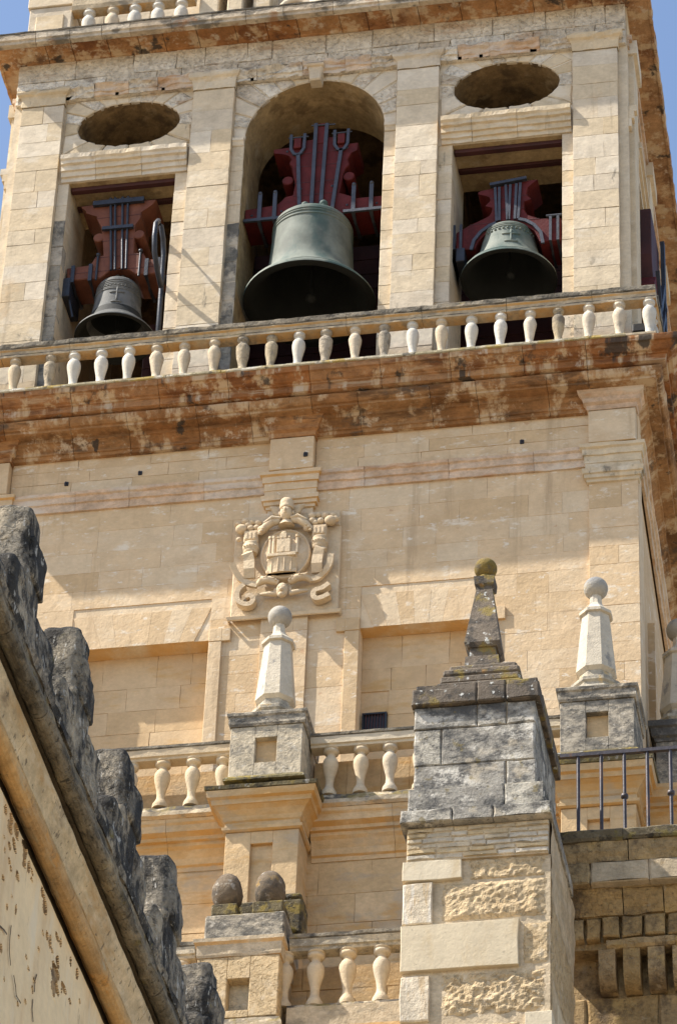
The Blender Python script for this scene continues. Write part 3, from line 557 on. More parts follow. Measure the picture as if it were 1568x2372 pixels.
# pilasters
for x0, x1 in ((-4.62, -3.945), (-1.905, -1.265), (1.265, 1.905), (3.945, 4.62)):
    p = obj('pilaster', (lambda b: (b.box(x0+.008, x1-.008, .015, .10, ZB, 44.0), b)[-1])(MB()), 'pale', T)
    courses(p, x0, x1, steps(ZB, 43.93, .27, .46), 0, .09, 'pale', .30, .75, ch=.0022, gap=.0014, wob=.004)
    CP = [(0, 43.95), (.012, 43.95), (.02, 44.10), (.035, 44.14), (.07, 44.17), (.085, 44.21), (.075, 44.26), (.03, 44.285), (0, 44.29)]
    mb = MB(); mb.sweep([(x0-.005, .09), (x0-.005, -.005), (x1+.005, -.005), (x1+.005, .09)], CP, .025, .05, x0*3, 7); obj('pilaster_capital', mb, 'pale', T)
# entablature under the upper cornice
ent = obj('entablature', (lambda b: (b.box(-4.74, 4.74, .03, 1.15, 44.06, 44.95), b)[-1])(MB()), 'frieze', T)
STR = [(0, 44.055), (.025, 44.055), (.03, 44.12), (.05, 44.13), (.055, 44.20), (.085, 44.23), (.09, 44.28), (0, 44.30)]
run_blocks('string_course_block', T, -4.70, 4.70, .025, STR, lambda: random.choice(('frieze', 'peach', 'frieze')), .35, .8, er=.05, sub=.05, ersc=6)
courses(ent, -4.74, 4.74, [44.31, 44.47, 44.87], .0, .05, 'frieze', .35, .95, ch=.006, gap=.005, wob=.012)
UPC = [(-.1, 44.86), (.03, 44.86), (.05, 44.885), (.42, 44.895), (.44, 44.87), (.475, 44.87), (.48, 44.93), (.485, 44.98), (.47, 45.0), (-.1, 45.03)]
run_blocks('upper_cornice_block', T, -4.25, 4.25, .0, UPC, 'cornice', .38, .66, gap=.010, er=.022, sub=.06)
mb = MB(); mb.sweep([(4.254, .0), (4.66, .0), (4.40, 9.0)], UPC, .022, .08); obj('upper_cornice_corner', mb, 'cornice', T)
mb = MB(); mb.sweep([(-4.60, 9.0), (-4.60, .0), (-4.254, .0)], UPC, .022, .08); obj('upper_cornice_corner', mb, 'cornice', T)
# fascia of the upper cornice is paler than its soffit
FAS = [(.40, 44.862), (.50, 44.862), (.505, 44.91), (.53, 44.93), (.535, 45.035), (.40, 45.04)]
run_blocks('cornice_fascia', T, -5.12, 5.15, .0, FAS, 'fascia', .45, .8, gap=.008, er=.006)
run_blocks('cornice_lip', T, -5.14, 5.17, .0, [(.40, 45.041), (.545, 45.041), (.55, 45.065), (.53, 45.08), (.40, 45.085)], 'crust', .5, .9, er=.008)
# side faces of the bell storey
for sg in (1, -1):
    X = lambda y, d=0: sg*(4.76+d-.028*y*(1 if sg > 0 else .2))
    for ya, yb, za, zb in ((.10, 1.25, ZB, 44.95), (2.75, 4.0, ZB, 44.95), (4.0, 9.0, ZB, 44.95), (1.25, 2.75, 42.4, 44.95)):
        mb = MB(); mb.box(0, .4, ya+.002, yb, za, zb); mb.v = [((X(v[1])-sg*v[0]), v[1], v[2]) for v in mb.v]; obj('side_wall', mb, 'pale', T)
    for ya, yb in ((.24, .92), (2.95, 3.6), (5.4, 6.0), (8.3, 9.0)):
        mb = MB(); mb.box(0, .2, ya, yb, ZB, 44.0); mb.v = [(X(v[1], .085)-sg*v[0], v[1], v[2]) for v in mb.v]; obj('pilaster', mb, 'pale', T)
        mb = MB(); mb.box(0, .2, ya-.04, yb+.04, 43.98, 44.25); mb.v = [(X(v[1], .14)-sg*v[0], v[1], v[2]) for v in mb.v]; obj('pilaster_capital', mb, 'pale', T)
    for za, zb, d in ((42.40, 42.56, .05), (42.56, 42.70, .09), (42.70, 42.82, .13), (44.06, 44.2, .03), (44.2, 44.30, .07)):
        for ya, yb in (((.12, .238), (.93, 2.94)) if za < 44 else ((.12, 9.0),)):
            mb = MB(); mb.box(0, .2, ya, yb, za+.002, zb); mb.v = [(X(v[1], d)-sg*v[0], v[1], v[2]) for v in mb.v]; obj('side_moulding', mb, 'peach' if za > 44 else 'pale', T)
# belfry inside: floor, ceiling, back and partition
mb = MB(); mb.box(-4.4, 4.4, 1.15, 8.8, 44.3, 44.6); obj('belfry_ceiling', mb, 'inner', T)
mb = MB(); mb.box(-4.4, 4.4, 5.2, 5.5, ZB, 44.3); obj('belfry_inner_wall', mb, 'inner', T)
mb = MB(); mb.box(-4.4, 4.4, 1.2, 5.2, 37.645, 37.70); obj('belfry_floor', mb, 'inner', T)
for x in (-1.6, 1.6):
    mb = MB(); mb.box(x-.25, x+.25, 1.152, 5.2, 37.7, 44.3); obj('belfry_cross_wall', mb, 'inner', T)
for x0, x1, zt in ((-1.34, 1.34, 42.3), (1.86, 3.9, 41.9), (-3.0, -1.86, 41.2)):
    mb = MB(); z = 37.72
    sc = None
    while z < zt: mb.bbox(x0, x1, 2.3, 2.42, z, z+.29, .008); z += .30
    obj('timber_screen', mb, 'maroon', T)

# --- storey above: plinth, pedestal, attached relief
up = obj('upper_storey_wall', (lambda b: (b.box(-4.3, 4.3, .55, 8.5, 45.04, 48.5), b)[-1])(MB()), 'pale', T)
courses(up, -4.3, 4.3, steps(45.05, 46.6, .3, .38), .53, .57, 'pale', .4, .8)
def up_ped(x0, x1):
    mb = MB(); mb.bbox(x0, x1, -.16, .5, 45.04, 45.95, .012); p = obj('upper_pedestal', mb, 'pale', T)
    mb = MB(); mb.bbox(x0-.03, x1+.03, -.19, .5, 45.952, 46.4, .012); obj('pedestal_cap', mb, 'pale', p)
    mb = MB(); mb.bbox(x0+.12, x1-.12, -.185, -.15, 45.2, 45.75, .012); obj('pedestal_panel', mb, 'pale', p)
up_ped(-4.62, -3.93)
for x0, x1, y in ((-1.96, -1.55, -.10), (-1.50, -1.15, -.16), (-1.10, -.72, -.10)):
    mb = MB(); mb.bbox(x0, x1, y, .5, 45.04, 45.42, .02); mb.bbox(x0+.05, x1-.05, y+.05, .5, 45.421, 47.5, .02); obj('upper_pilaster_base', mb, 'pale', T)
sc = MB()
for cx in (-.42, .55):
    pts = [(cx+(.30-.018*i)*math.cos(i*.42), -.05-.004*i, 45.38+(.30-.018*i)*math.sin(i*.42)) for i in range(16)]; sc.tube(pts, [.075-.003*i for i in range(16)])
sc.ball((.05, -.02, 45.45), .33, .12, .30); obj('carved_scroll', sc, 'pale', T)

# ------------------------------------------------------------------ balustrades on the tower
B = thing('balustrade', 'long stone balustrade with blackened rail in front of the three bells', 'balustrade', (0, -.6, 37.62), 'stone balustrades')
RAIL = [(-.12, 38.27), (.085, 38.27), (.09, 38.30), (.075, 38.33), (.085, 38.37), (.11, 38.39), (.112, 38.40), (-.12, 38.405)]
RTOP = [(-.13, 38.406), (.12, 38.406), (.128, 38.42), (.13, 38.49), (.10, 38.51), (-.12, 38.51)]
x = -5.2
while x < 5.18:
    w = min(rnd(.9, 1.5), 5.2-x)
    if 5.2-x-w < .5: w = 5.2-x
    mb = MB(); mb.sweep([(x+.003, -.6), (x+w-.003, -.6)], RAIL, .010, .06, x*2); obj('rail', mb, 'lichen', B)
    mb = MB(); mb.sweep([(x+.003, -.6), (x+w-.003, -.6)], RTOP, .016, .05, x*5); obj('rail_top', mb, 'crust', B); x += w
mb = MB(); mb.sweep([(5.085, -.475), (5.0, 8.0)], RAIL, .012, .1); obj('rail', mb, 'lichen', B)
mb = MB(); mb.sweep([(5.085, -.475), (5.0, 8.0)], RTOP, .012, .1); obj('rail_top', mb, 'crust', B)
mb = MB(); mb.bbox(-5.2, 5.2, -.70, -.5, 37.605, 37.655, .008); obj('plinth', mb, 'lichen', B)
for i, x in enumerate([-4.86, -4.47, -4.08, -3.56, -3.20, -2.79, -2.40, -1.98, -1.57, -1.13, -.72, -.31, .08, .48, .92, 1.33, 1.74, 2.15, 2.56, 2.98, 3.39, 3.81, 4.23, 4.66, 5.09]):
    o = inst('baluster', BMESH[(2, 3, 2, 1, 0, 2, 0, 3, 2, 3, 1, 1, 0, 1, 3, 1, 0, 2, 0, 2, 3, 1, 2, 3, 0)[i]], (x+rnd(-.012, .012), -.60, 37.645), B); o.rotation_euler = (rnd(-.02, .02), rnd(-.025, .025), i*1.3); q = rnd(.94, 1.07); o.scale = (q, q, .97)
for k in range(18): o = inst('baluster', BMESH[k % 4], (5.08-.01*k, -.18+.42*k, 37.645), B)
UB = thing('balustrade', 'upper stone balustrade at the top left edge of the photo above the higher cornice', 'balustrade', (-2.9, -.1, 45.04), 'stone balustrades')
mb = MB(); mb.sweep([(-3.925, -.1), (-1.97, -.1)], [(-.11, 45.80), (.09, 45.80), (.11, 45.88), (.11, 46.0), (-.11, 46.0)], .01, .08); obj('rail', mb, 'lichen', UB)
mb = MB(); mb.bbox(-3.925, -1.97, -.2, .0, 45.035, 45.10, .008); obj('plinth', mb, 'lichen', UB)
for i, x in enumerate((-3.66, -3.28, -2.92, -2.55, -2.18)): inst('baluster', BMESH[(0, 3, 0, 0, 2)[i]], (x, -.10, 45.10), UB).scale = (1.15, 1.15, 1.08)
# flood lamp and thin posts on the gallery
fl = MB(); fl.bbox(4.82, 5.0, -.30, -.16, 38.02, 38.16, .01); FLT = thing('floodlight', 'small black floodlight behind the right end of the bell balustrade', 'floodlight', (4.92, -.2, 37.64))
obj('lamp_housing', fl, 'black', FLT); pl = MB(); pl.tube([(4.96, -.2, 37.64), (4.96, -.2, 38.03)], .02); obj('post', pl, 'black', FLT)

# ------------------------------------------------------------------ bells
def bell(root, cx, cy, zr, r, h, rs, mat, detail=0):
    """zr: rim height, r: rim radius, h: height to the shoulder, rs: shoulder radius"""
    k = r; out = [(1.0, 0), (1.0, .03), (.965, .08), (.86, .17), (.77, .28), (.70, .40), (.655, .54)]
    zo = [(a*r, b*r) for a, b in out]; n0 = zo[-1]
    body = zo[:]
    for t in (.2, .4, .6, .8, .93): body.append((n0[0]+(rs-n0[0])*t**.8, n0[1]+(h-n0[1])*t))
    body += [(rs*.985, h*.985), (rs*.93, h*1.01), (rs*.6, h*1.05), (rs*.25, h*1.06), (.001, h*1.06)]
    mb = MB(); mb.lathe(body, (cx, cy, zr), 56, False)
    for f in ([.10, .13, .86, .905, .935] if detail == 0 else [.16, .20, .24, .27, .88, .92]):       # raised mouldings round the bell
        zz = h*(f if f > .5 and detail else f) if detail and f > .5 else h*f
        zz = h*(1-f) if detail and f < .5 else zz
        def rad(z):
            for (r0, z0), (r1, z1) in zip(body, body[1:]):
                if z0 <= z <= z1: return r0+(r1-r0)*(z-z0)/max(1e-6, z1-z0)
            return rs
        rr = rad(zz); mb.lathe([(rr-.01, zz-.018), (rr+.012, zz-.008), (rr+.012, zz+.008), (rr-.01, zz+.018)], (cx, cy, zr), 56, False)
    def on(a, zz): q = math.radians(a); rr = rad(zz)+.004; return (cx+rr*math.cos(q), cy+rr*math.sin(q), zr+zz)
    if detail or r < .9:
        for pts in ([on(-78, h*t) for t in (.42, .5, .58, .66, .74)], [on(a, h*.64) for a in (-96, -87, -78, -69, -60)], [on(a, h*.42) for a in (-90, -84, -78, -72, -66)]): mb.tube(pts, .014*r/.6, 6)
        for a in range(-130, -20, 9): mb.ball(on(a, h*.80), .018*r/.6, seg=6, rg=4)
    b = obj('bell_body', mb, mat, root, True)
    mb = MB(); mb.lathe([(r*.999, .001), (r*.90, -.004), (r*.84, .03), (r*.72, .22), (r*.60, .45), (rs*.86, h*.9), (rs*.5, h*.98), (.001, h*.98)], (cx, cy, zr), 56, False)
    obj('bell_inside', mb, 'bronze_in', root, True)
    mb = MB(); mb.tube([(cx, cy, zr+h*.95), (cx+.02, cy+.02, zr+.35*r), (cx+.02, cy+.02, zr+.10)], [.02, .025, .03]); mb.ball((cx+.02, cy+.02, zr+.12), .07*r+.02); obj('clapper', mb, 'bronze_in', root)
    mb = MB()
    for a in range(6):
        t = a*math.pi/3+.3; x, y = cx+rs*.42*math.cos(t), cy+rs*.42*math.sin(t); mb.tube([(x, y, zr+h*1.02), (x*1.0, y, zr+h*1.12), (cx+(x-cx)*.6, cy+(y-cy)*.6, zr+h*1.2)], .055*rs/.5)
    obj('crown_loops', mb, mat, root)
    return b
def yoke(root, poly, y0, y1, mat, rolls=(), rr=.07):
    mb = MB(); mb.prism(poly, y0, y1, .012); o = obj('yoke', mb, mat, root)
    for x, z in rolls:
        m2 = MB(); n = 20; pl = [(x+rr*math.cos(2*math.pi*i/n), z+rr*math.sin(2*math.pi*i/n)) for i in range(n)]; m2.prism(pl, y0+.004, y1-.004, .01); obj('yoke_roll', m2, mat, root)
    return o
def bar(root, a, b, y, w, t, mat, name='strap'):
    mb = MB(); mb.tube([(a[0], y, a[1]), (b[0], y, b[1])], 0, flat=(w, t)); return obj(name, mb, mat, root)
BG = 'bells hanging in the tower'
C_ = thing('church_bell', 'largest bell, pale green bronze under a broad red yoke in the round arched middle opening', 'bell', (-.05, .62, 41.4), BG)
bell(C_, -.055, .60, 39.90, .985, 1.50, .59, 'bronze')
yC = [(-0.678, 42.879), (-0.437, 42.891), (-0.192, 43.003), (0.272, 43.029), (0.297, 42.84), (0.627, 42.85), (0.622, 42.70), (0.533, 42.648), (0.479, 42.522), (0.508, 42.408), (0.445, 42.328), (0.415, 42.222), (0.396, 42.07), (0.365, 41.84), (0.55, 41.75), (0.62, 41.69), (1.045, 41.69), (1.05, 41.43), (-1.065, 41.43), (-1.059, 41.672), (-0.651, 41.70), (-0.552, 41.736), (-0.459, 41.855), (-0.344, 41.873), (-0.313, 42.121), (-0.345, 42.279), (-0.378, 42.482), (-0.423, 42.555), (-0.393, 42.64), (-0.446, 42.725), (-0.548, 42.772), (-0.674, 42.8)]
yoke(C_, yC, .35, .88, 'red', [(-.433, 42.21), (.507, 42.18)], .085)
for z in (42.72, 42.45, 42.12, 41.86):
    mb = MB(); mb.box(-.33, .34, .346, .349, z, z+.008); obj('yoke_joint', mb, 'maroon', C_)
for a, b2 in (((-.285, 42.69), (-.21, 41.40)), ((-.03, 43.30), (-.04, 41.50)), ((.14, 43.28), (.10, 41.50)), ((.376, 42.72), (.27, 41.40))): bar(C_, a, b2, .325, .055, .035, 'steel')
for cx, zz in ((-.30, 42.69), (.372, 42.70)):
    mb = MB(); mb.tube([(cx-.105, .325, zz+.42), (cx-.10, .325, zz+.12), (cx-.05, .325, zz+.02), (cx, .325, zz), (cx+.05, .325, zz+.02), (cx+.10, .325, zz+.12), (cx+.105, .325, zz+.42)], 0, flat=(.045, .035)); obj('fork_strap', mb, 'steel', C_)
    mb = MB(); mb.tube([(cx-.15, .325, zz+.36), (cx+.16, .325, zz+.36)], .013); obj('fork_pin', mb, 'steel', C_)
    mb = MB(); mb.bbox(cx-.055, cx+.055, .30, .86, zz+.13, zz+.33, .008); obj('wedge_block', mb, 'red', C_)
mb = MB(); mb.bbox(-.02, .13, .34, .86, 42.9, 43.32, .008); obj('wedge_block', mb, 'red', C_)
mb = MB(); mb.tube([(-.10, .325, 43.27), (.27, .325, 43.25)], .013); obj('fork_pin', mb, 'steel', C_)
mb = MB(); mb.tube([(-1.07, .32, 41.425), (-.45, .32, 41.425)], 0, flat=(.05, .04)); obj('yoke_plate', mb, 'steel', C_)
mb = MB(); mb.tube([(.45, .32, 41.425), (1.06, .32, 41.425)], 0, flat=(.05, .04)); obj('yoke_plate', mb, 'steel', C_)
for x in (-.83, -.60, .60, .87):
    mb = MB(); mb.tube([(x, .315, 41.93), (x, .315, 41.40), (x, .55, 41.38), (x, .90, 41.40), (x, .90, 41.9)], 0, flat=(.06, .03)); mb.ball((x, .315, 41.95), .035, rg=6, seg=8); obj('clamp', mb, 'steel', C_)
for x in (-.11, .17):
    mb = MB(); mb.tube([(x, .22, 41.38), (x, .22, 41.52)], .055); mb.ball((x, .22, 41.53), .065, rg=6, seg=10); obj('crown_lug', mb, 'bronze', C_)
mb = MB(); mb.tube([(-1.25, .62, 41.50), (-1.06, .62, 41.50)], .07); mb.tube([(1.05, .62, 41.50), (1.25, .62, 41.50)], .07); obj('axle', mb, 'iron', C_)

for x, z in ((-.46, 42.80), (.46, 42.76), (-.5, 41.58), (.5, 41.58), (-.95, 41.55), (.95, 41.56), (-.22, 42.0), (.26, 42.0)):
    mb = MB(); mb.ball((x, .348, z), .022, .012, .022, 8, 5); obj('bolt', mb, 'iron', C_)
L_ = thing('church_bell', 'small dark grey bell under a red brown yoke with four rods in the left opening', 'bell', (-2.97, .6, 40.8), BG)
bell(L_, -2.975, .58, 39.56, .60, .97, .315, 'bronze_grey', 1)
yL = [(-3.625, 42.096), (-3.423, 42.102), (-2.661, 42.091), (-2.453, 42.088), (-2.496, 41.997), (-2.67, 41.858), (-2.669, 41.746), (-2.739, 41.611), (-2.747, 41.548), (-2.739, 41.419), (-2.744, 41.324), (-2.73, 41.021), (-2.577, 40.993), (-2.507, 40.858), (-2.30, 40.845), (-2.29, 40.592), (-2.489, 40.581), (-2.671, 40.604), (-2.774, 40.696), (-2.936, 40.763), (-3.078, 40.718), (-3.214, 40.594), (-3.724, 40.602), (-3.754, 40.834), (-3.391, 40.852), (-3.33, 41.01), (-3.197, 41.025), (-3.231, 41.323), (-3.26, 41.55), (-3.278, 41.632), (-3.35, 41.786), (-3.362, 41.86), (-3.534, 41.947), (-3.55, 41.997), (-3.61, 42.062)]
yoke(L_, yL, .35, .92, 'redbrown', [(-3.30, 41.425), (-2.68, 41.41)], .085)
for a, b2 in (((-3.155, 42.05), (-3.05, 40.70)), ((-3.085, 42.05), (-2.99, 40.70)), ((-2.972, 42.05), (-2.88, 40.70)), ((-2.886, 42.05), (-2.82, 40.70))):
    mb = MB(); mb.tube([(a[0], .32, a[1]+.07), (b2[0], .32, b2[1])], .02); mb.ball((a[0], .32, a[1]+.10), .028, rg=6, seg=8); obj('rod', mb, 'iron', L_)
bar(L_, (-3.42, 42.07), (-2.63, 42.066), .31, .085, .06, 'iron', 'cross_plate'); bar(L_, (-3.24, 41.535), (-2.76, 41.53), .30, .06, .05, 'iron', 'cross_plate')
for x in (-3.275, -2.62):
    mb = MB(); mb.tube([(x, .33, 41.02), (x, .33, 40.54)], .018); mb.ball((x, .33, 41.04), .035, rg=6, seg=8); obj('bolt', mb, 'iron', L_)
for x in (-3.37, -2.51, -3.64, -2.33):
    mb = MB(); mb.tube([(x, .325, 40.86), (x, .325, 40.54), (x, .6, 40.50), (x, .94, 40.54), (x, .94, 40.86)], 0, flat=(.055, .03)); obj('clamp', mb, 'iron', L_)
mb = MB(); mb.tube([(-3.94, .63, 40.68), (-3.72, .63, 40.68)], .08); mb.tube([(-2.30, .63, 40.68), (-2.12, .63, 40.68)], .08); obj('axle', mb, 'iron', L_)
mb = MB(); mb.bbox(-3.80, -3.66, .3, .9, 40.25, 40.62, .01); mb.tube([(-3.70, .4, 40.35), (-3.60, .4, 39.9)], .02); obj('bearing', mb, 'iron', L_)
mb = MB()                                                    # half wheel that the rope runs over, reaching out of the opening
mb.tube([(-2.21, .30+.0*i, 39.25) for i in range(1)]+[(-2.21, .20, 39.25), (-2.21, .17, 40.1), (-2.21, .15, 40.75), (-2.21, .05, 40.98), (-2.21, -.12, 41.08), (-2.21, -.30, 41.03), (-2.21, -.42, 40.86), (-2.21, -.44, 40.6), (-2.21, -.36, 40.35), (-2.21, -.15, 40.2), (-2.21, .15, 40.12)], .04)
obj('rope_wheel', mb, 'iron', L_)

for a, b2, z in ((-3.36, -2.66, 41.80), (-3.24, -2.76, 41.32), (-3.33, -2.57, 40.995), (-3.70, -2.36, 40.72)):
    mb = MB(); mb.box(a, b2, .346, .349, z, z+.008); obj('yoke_joint', mb, 'maroon', L_)
R_ = thing('church_bell', 'middle sized green bronze bell under a scalloped red yoke in the right opening', 'bell', (2.92, .6, 40.9), BG)
bell(R_, 2.915, .60, 39.99, .71, .86, .375, 'bronze')
yR = [(2.471, 41.577), (2.51, 41.608), (2.712, 41.635), (3.128, 41.725), (3.369, 41.729), (3.222, 41.586), (3.203, 41.444), (3.277, 41.345), (3.17, 41.305), (3.158, 41.164), (3.225, 41.03), (3.358, 40.959), (3.40, 40.922), (3.72, 40.90), (3.72, 40.47), (3.413, 40.47), (3.333, 40.696), (3.159, 40.843), (3.026, 40.913), (2.826, 40.939), (2.641, 40.786), (2.483, 40.576), (2.445, 40.457), (2.16, 40.46), (2.16, 40.80), (2.332, 40.914), (2.558, 41.028), (2.651, 41.087), (2.69, 41.189), (2.689, 41.243), (2.581, 41.293), (2.661, 41.39), (2.647, 41.464), (2.579, 41.509), (2.484, 41.539)]
yoke(R_, yR, .35, .90, 'red')
for a, b2 in (((2.735, 41.62), (2.765, 40.94)), ((2.80, 41.614), (2.806, 40.95)), ((2.894, 41.65), (2.925, 40.95)), ((2.966, 41.647), (2.945, 40.95)), ((3.055, 41.653), (3.035, 40.95)), ((3.115, 41.663), (3.086, 40.95))): bar(R_, a, b2, .33, .038, .03, 'steel')
for a, b2, z in ((2.66, 3.22, 41.42), (2.69, 3.17, 41.17), (2.36, 3.40, 40.93)):
    mb = MB(); mb.box(a, b2, .346, .349, z, z+.008); obj('yoke_joint', mb, 'maroon', R_)
mb = MB(); mb.tube([(2.66, .32, 41.66), (3.21, .32, 41.73)], 0, flat=(.05, .07)); obj('cross_plate', mb, 'iron', R_)
for pts in ([(2.76, 40.91), (2.66, 40.865), (2.53, 40.755), (2.43, 40.60), (2.39, 40.42)], [(3.09, 40.945), (3.2, 40.90), (3.32, 40.80), (3.42, 40.64), (3.455, 40.42)]):
    mb = MB(); mb.tube([(x, .33, z) for x, z in pts], 0, flat=(.05, .03)); obj('curved_strap', mb, 'steel', R_)
for x in (3.565, 3.675, 2.135, 2.235):
    mb = MB(); mb.tube([(x, .325, 40.93), (x, .325, 40.46), (x, .6, 40.43), (x, .93, 40.46), (x, .93, 40.9)], 0, flat=(.04, .03)); obj('clamp', mb, 'steel', R_)
mb = MB(); mb.tube([(3.50, .325, 40.945), (3.73, .325, 40.945)], .02); obj('clamp_pin', mb, 'steel', R_)
mb = MB(); mb.tube([(1.95, .63, 40.62), (2.16, .63, 40.62)], .09); mb.tube([(3.72, .63, 40.62), (3.93, .63, 40.62)], .09); obj('axle', mb, 'iron', R_)
for x in (2.0, 2.06): 
    mb = MB(); mb.bbox(1.99+(x-2)*3, 2.12+(x-2)*3, .3, .9, 40.2, 40.46, .01); obj('bearing', mb, 'iron', R_)
# fourth bell: only its yoke and irons reach out of the opening in the side face
D_ = thing('church_bell', 'red yoke with crossed black iron straps sticking out of the right side of the tower', 'bell', (4.75, 1.9, 41.0), BG)
mb = MB(); mb.prism([(1.42, 39.6), (1.62, 40.4), (1.42, 41.0), (1.42, 41.9), (2.45, 41.9), (2.45, 41.0), (2.3, 40.4), (2.5, 39.6)], 0, .55, .01); mb.v = [(4.93-v[1], v[0], v[2]) for v in mb.v]; obj('yoke', mb, 'maroon', D_)
mb = MB(); mb.prism([(1.3, 39.7), (1.3, 40.3), (1.5, 40.6), (2.5, 40.6), (2.6, 39.7)], 0, .4, .01); mb.v = [(4.98-v[1], v[0], v[2]) for v in mb.v]; obj('yoke_arm', mb, 'red', D_)
for (y0, z0), (y1, z1), w in (((1.25, 39.3), (2.35, 41.1), .12), ((1.5, 39.1), (2.55, 40.9), .10), ((1.55, 40.75), (2.1, 39.6), .06), ((2.35, 42.0), (2.45, 40.3), .14)):
    mb = MB(); a = Vector((5.0, y0, z0)); b2 = Vector((5.0, y1, z1)); t = (b2-a).normalized(); u = Vector((0, -t.z, t.y))*w/2; vx = Vector((.03, 0, 0))
    mb.add([a-u-vx, a+u-vx, b2+u-vx, b2-u-vx, a-u+vx, a+u+vx, b2+u+vx, b2-u+vx], [(0,3,2,1),(4,5,6,7),(0,1,5,4),(1,2,6,5),(2,3,7,6),(3,0,4,7)]); obj('strap', mb, 'iron', D_)
mb = MB(); mb.ball((4.55, 1.95, 39.6), .5, .5, .6); obj('bell_body', mb, 'bronze', D_)

# ------------------------------------------------------------------ carved coat of arms
A = thing('coat_of_arms', 'carved stone coat of arms with a castle on a round shield, crowned by a head', 'carving', (-.04, .05, 34.6))
AM = stone('carved_arms_stone', [(.60, .47, .31), (.62, .49, .33), (.58, .45, .30)], [dict(col=(.50, .33, .16), scale=2.4, lo=.56, hi=.70, amt=.6), dict(col=(.66, .57, .44), scale=3, lo=.58, hi=.68, amt=.6)], bump=((12, .012), (40, .006)), mottled=.12)
def A_(name, mb, par=None): return obj(name, mb, AM, par or A)
mb = MB(); mb.bbox(-.80, .70, -.035, .06, 33.74, 35.20, .015); mb.bbox(-.72, .68, -.034, .06, 35.204, 35.48, .015); A_('slab', mb)
mb = MB(); mb.sweep([(-.82, .05), (-.82, -.04), (.72, -.04), (.72, .05)], [(0, 33.68), (.018, 33.69), (.03, 33.735), (0, 33.75)], .006, .06); A_('slab_ledge', mb)
mb = MB(); n = 48; vs = []; fs = []
for ri, (k, y) in enumerate([(1.0, -.03), (1.0, -.115), (.975, -.14), (.93, -.145), (.905, -.125), (.88, -.12), (.6, -.165), (.3, -.19), (.01, -.195)]):
    for i in range(n): t = 2*math.pi*i/n; vs.append((-.05+.355*k*math.cos(t), y, 34.70+.43*k*math.sin(t)))
for r in range(8): fs += [(r*n+i, r*n+(i+1) % n, (r+1)*n+(i+1) % n, (r+1)*n+i) for i in range(n)]
mb.add(vs, fs, True); sh = A_('round_shield', mb)
mb = MB(); mb.bbox(-.155, .035, -.235, -.15, 34.66, 34.90, .006); mb.bbox(-.115, -.02, -.235, -.15, 34.90, 34.99, .006); mb.ball((-.068, -.20, 35.0), .045, .03, .04)
for i in range(4): mb.bbox(-.155+i*.052, -.125+i*.052, -.24, -.17, 34.90, 34.93, .003)
for x in (-.255, -.205, .125): mb.tube([(x, -.185, 34.66), (x, -.185, 34.93)], .024 if x != -.205 else .03); mb.tube([(x, -.185, 34.93), (x, -.185, 34.97)], .034)
mb.bbox(-.285, .12, -.235, -.14, 34.60, 34.655, .006); 
mb.lathe([(.215, 0), (.215, .235), (.225, .24), (.225, .262), (.20, .262)], (-.083, -.13, 34.34), 28, True, 1.0, .42)
for i in range(4): q = -.083+(-.135+.09*i); mb.tube([(q, -.13-.0903*math.sqrt(1-((q+.083)/.215)**2)-.004, 34.36), (q, -.13-.0903*math.sqrt(1-((q+.083)/.215)**2)-.004, 34.57)], .008)
for i in range(7): q = -.083+(-.165+.055*i); mb.bbox(q-.014, q+.014, -.13-.0945*math.sqrt(1-((q+.083)/.225)**2)-.004, -.13-.06*math.sqrt(1-((q+.083)/.225)**2), 34.602, 34.628, .003)
mb.bbox(-.30, .13, -.19, -.12, 34.34, 34.40, .01); A_('castle', mb, sh)
mb = MB(); mb.bbox(-.085, -.045, -.238, -.22, 34.665, 34.75, .003); o = A_('castle_door', mb, sh)
hd = MB(); hd.ball((-.052, -.20, 35.36), .088, .095, .118); hd.lathe([(.093, 0), (.103, .02), (.098, .03), (.10, .08), (.098, .13), (.08, .16), (.05, .175)], (-.052, -.19, 35.43), 16, True)
hd.ball((-.052, -.295, 35.365), .016, .02, .035); hd.ball((-.052, -.285, 35.318), .026, .012, .010)
for s_ in (-1, 1): hd.ball((-.052+s_*.036, -.276, 35.392), .018, .012, .012); hd.ball((-.052+s_*.095, -.19, 35.37), .02, .025, .035)
hd.tube([(-.052, -.15, 35.28), (-.052, -.14, 35.18)], [.06, .12]); A_('mitred_head', hd)
for s_, nm in ((-1, 0), (1, 1)):
    w = MB(); cx = -.06
    for k in range(4): w.tube([(cx+s_*.10, -.10, 35.40+.02*k), (cx+s_*.17, -.12, 35.44+.025*k), (cx+s_*(.20+.015*k), -.10, 35.52+.012*k)], [.035, .04, .022])
    A_('wing', w)
    w = MB(); w.tube([(cx+s_*.09, -.16, 35.26), (cx+s_*.19, -.18, 35.24), (cx+s_*.29, -.17, 35.16), (cx+s_*.37, -.14, 35.08)], [.05, .062, .058, .04]); w.tube([(cx+s_*.07, -.20, 35.28), (cx+s_*.18, -.235, 35.28), (cx+s_*.30, -.20, 35.22)], [.022, .026, .018])
    for q in range(9): w.ball((cx+s_*(.12+.03*q), -.215+.006*abs(q-4), 35.255-.0035*q*q+.006*((q*7) % 3)), .024, .02, .018, 7, 5)
    A_('draped_garland', w)
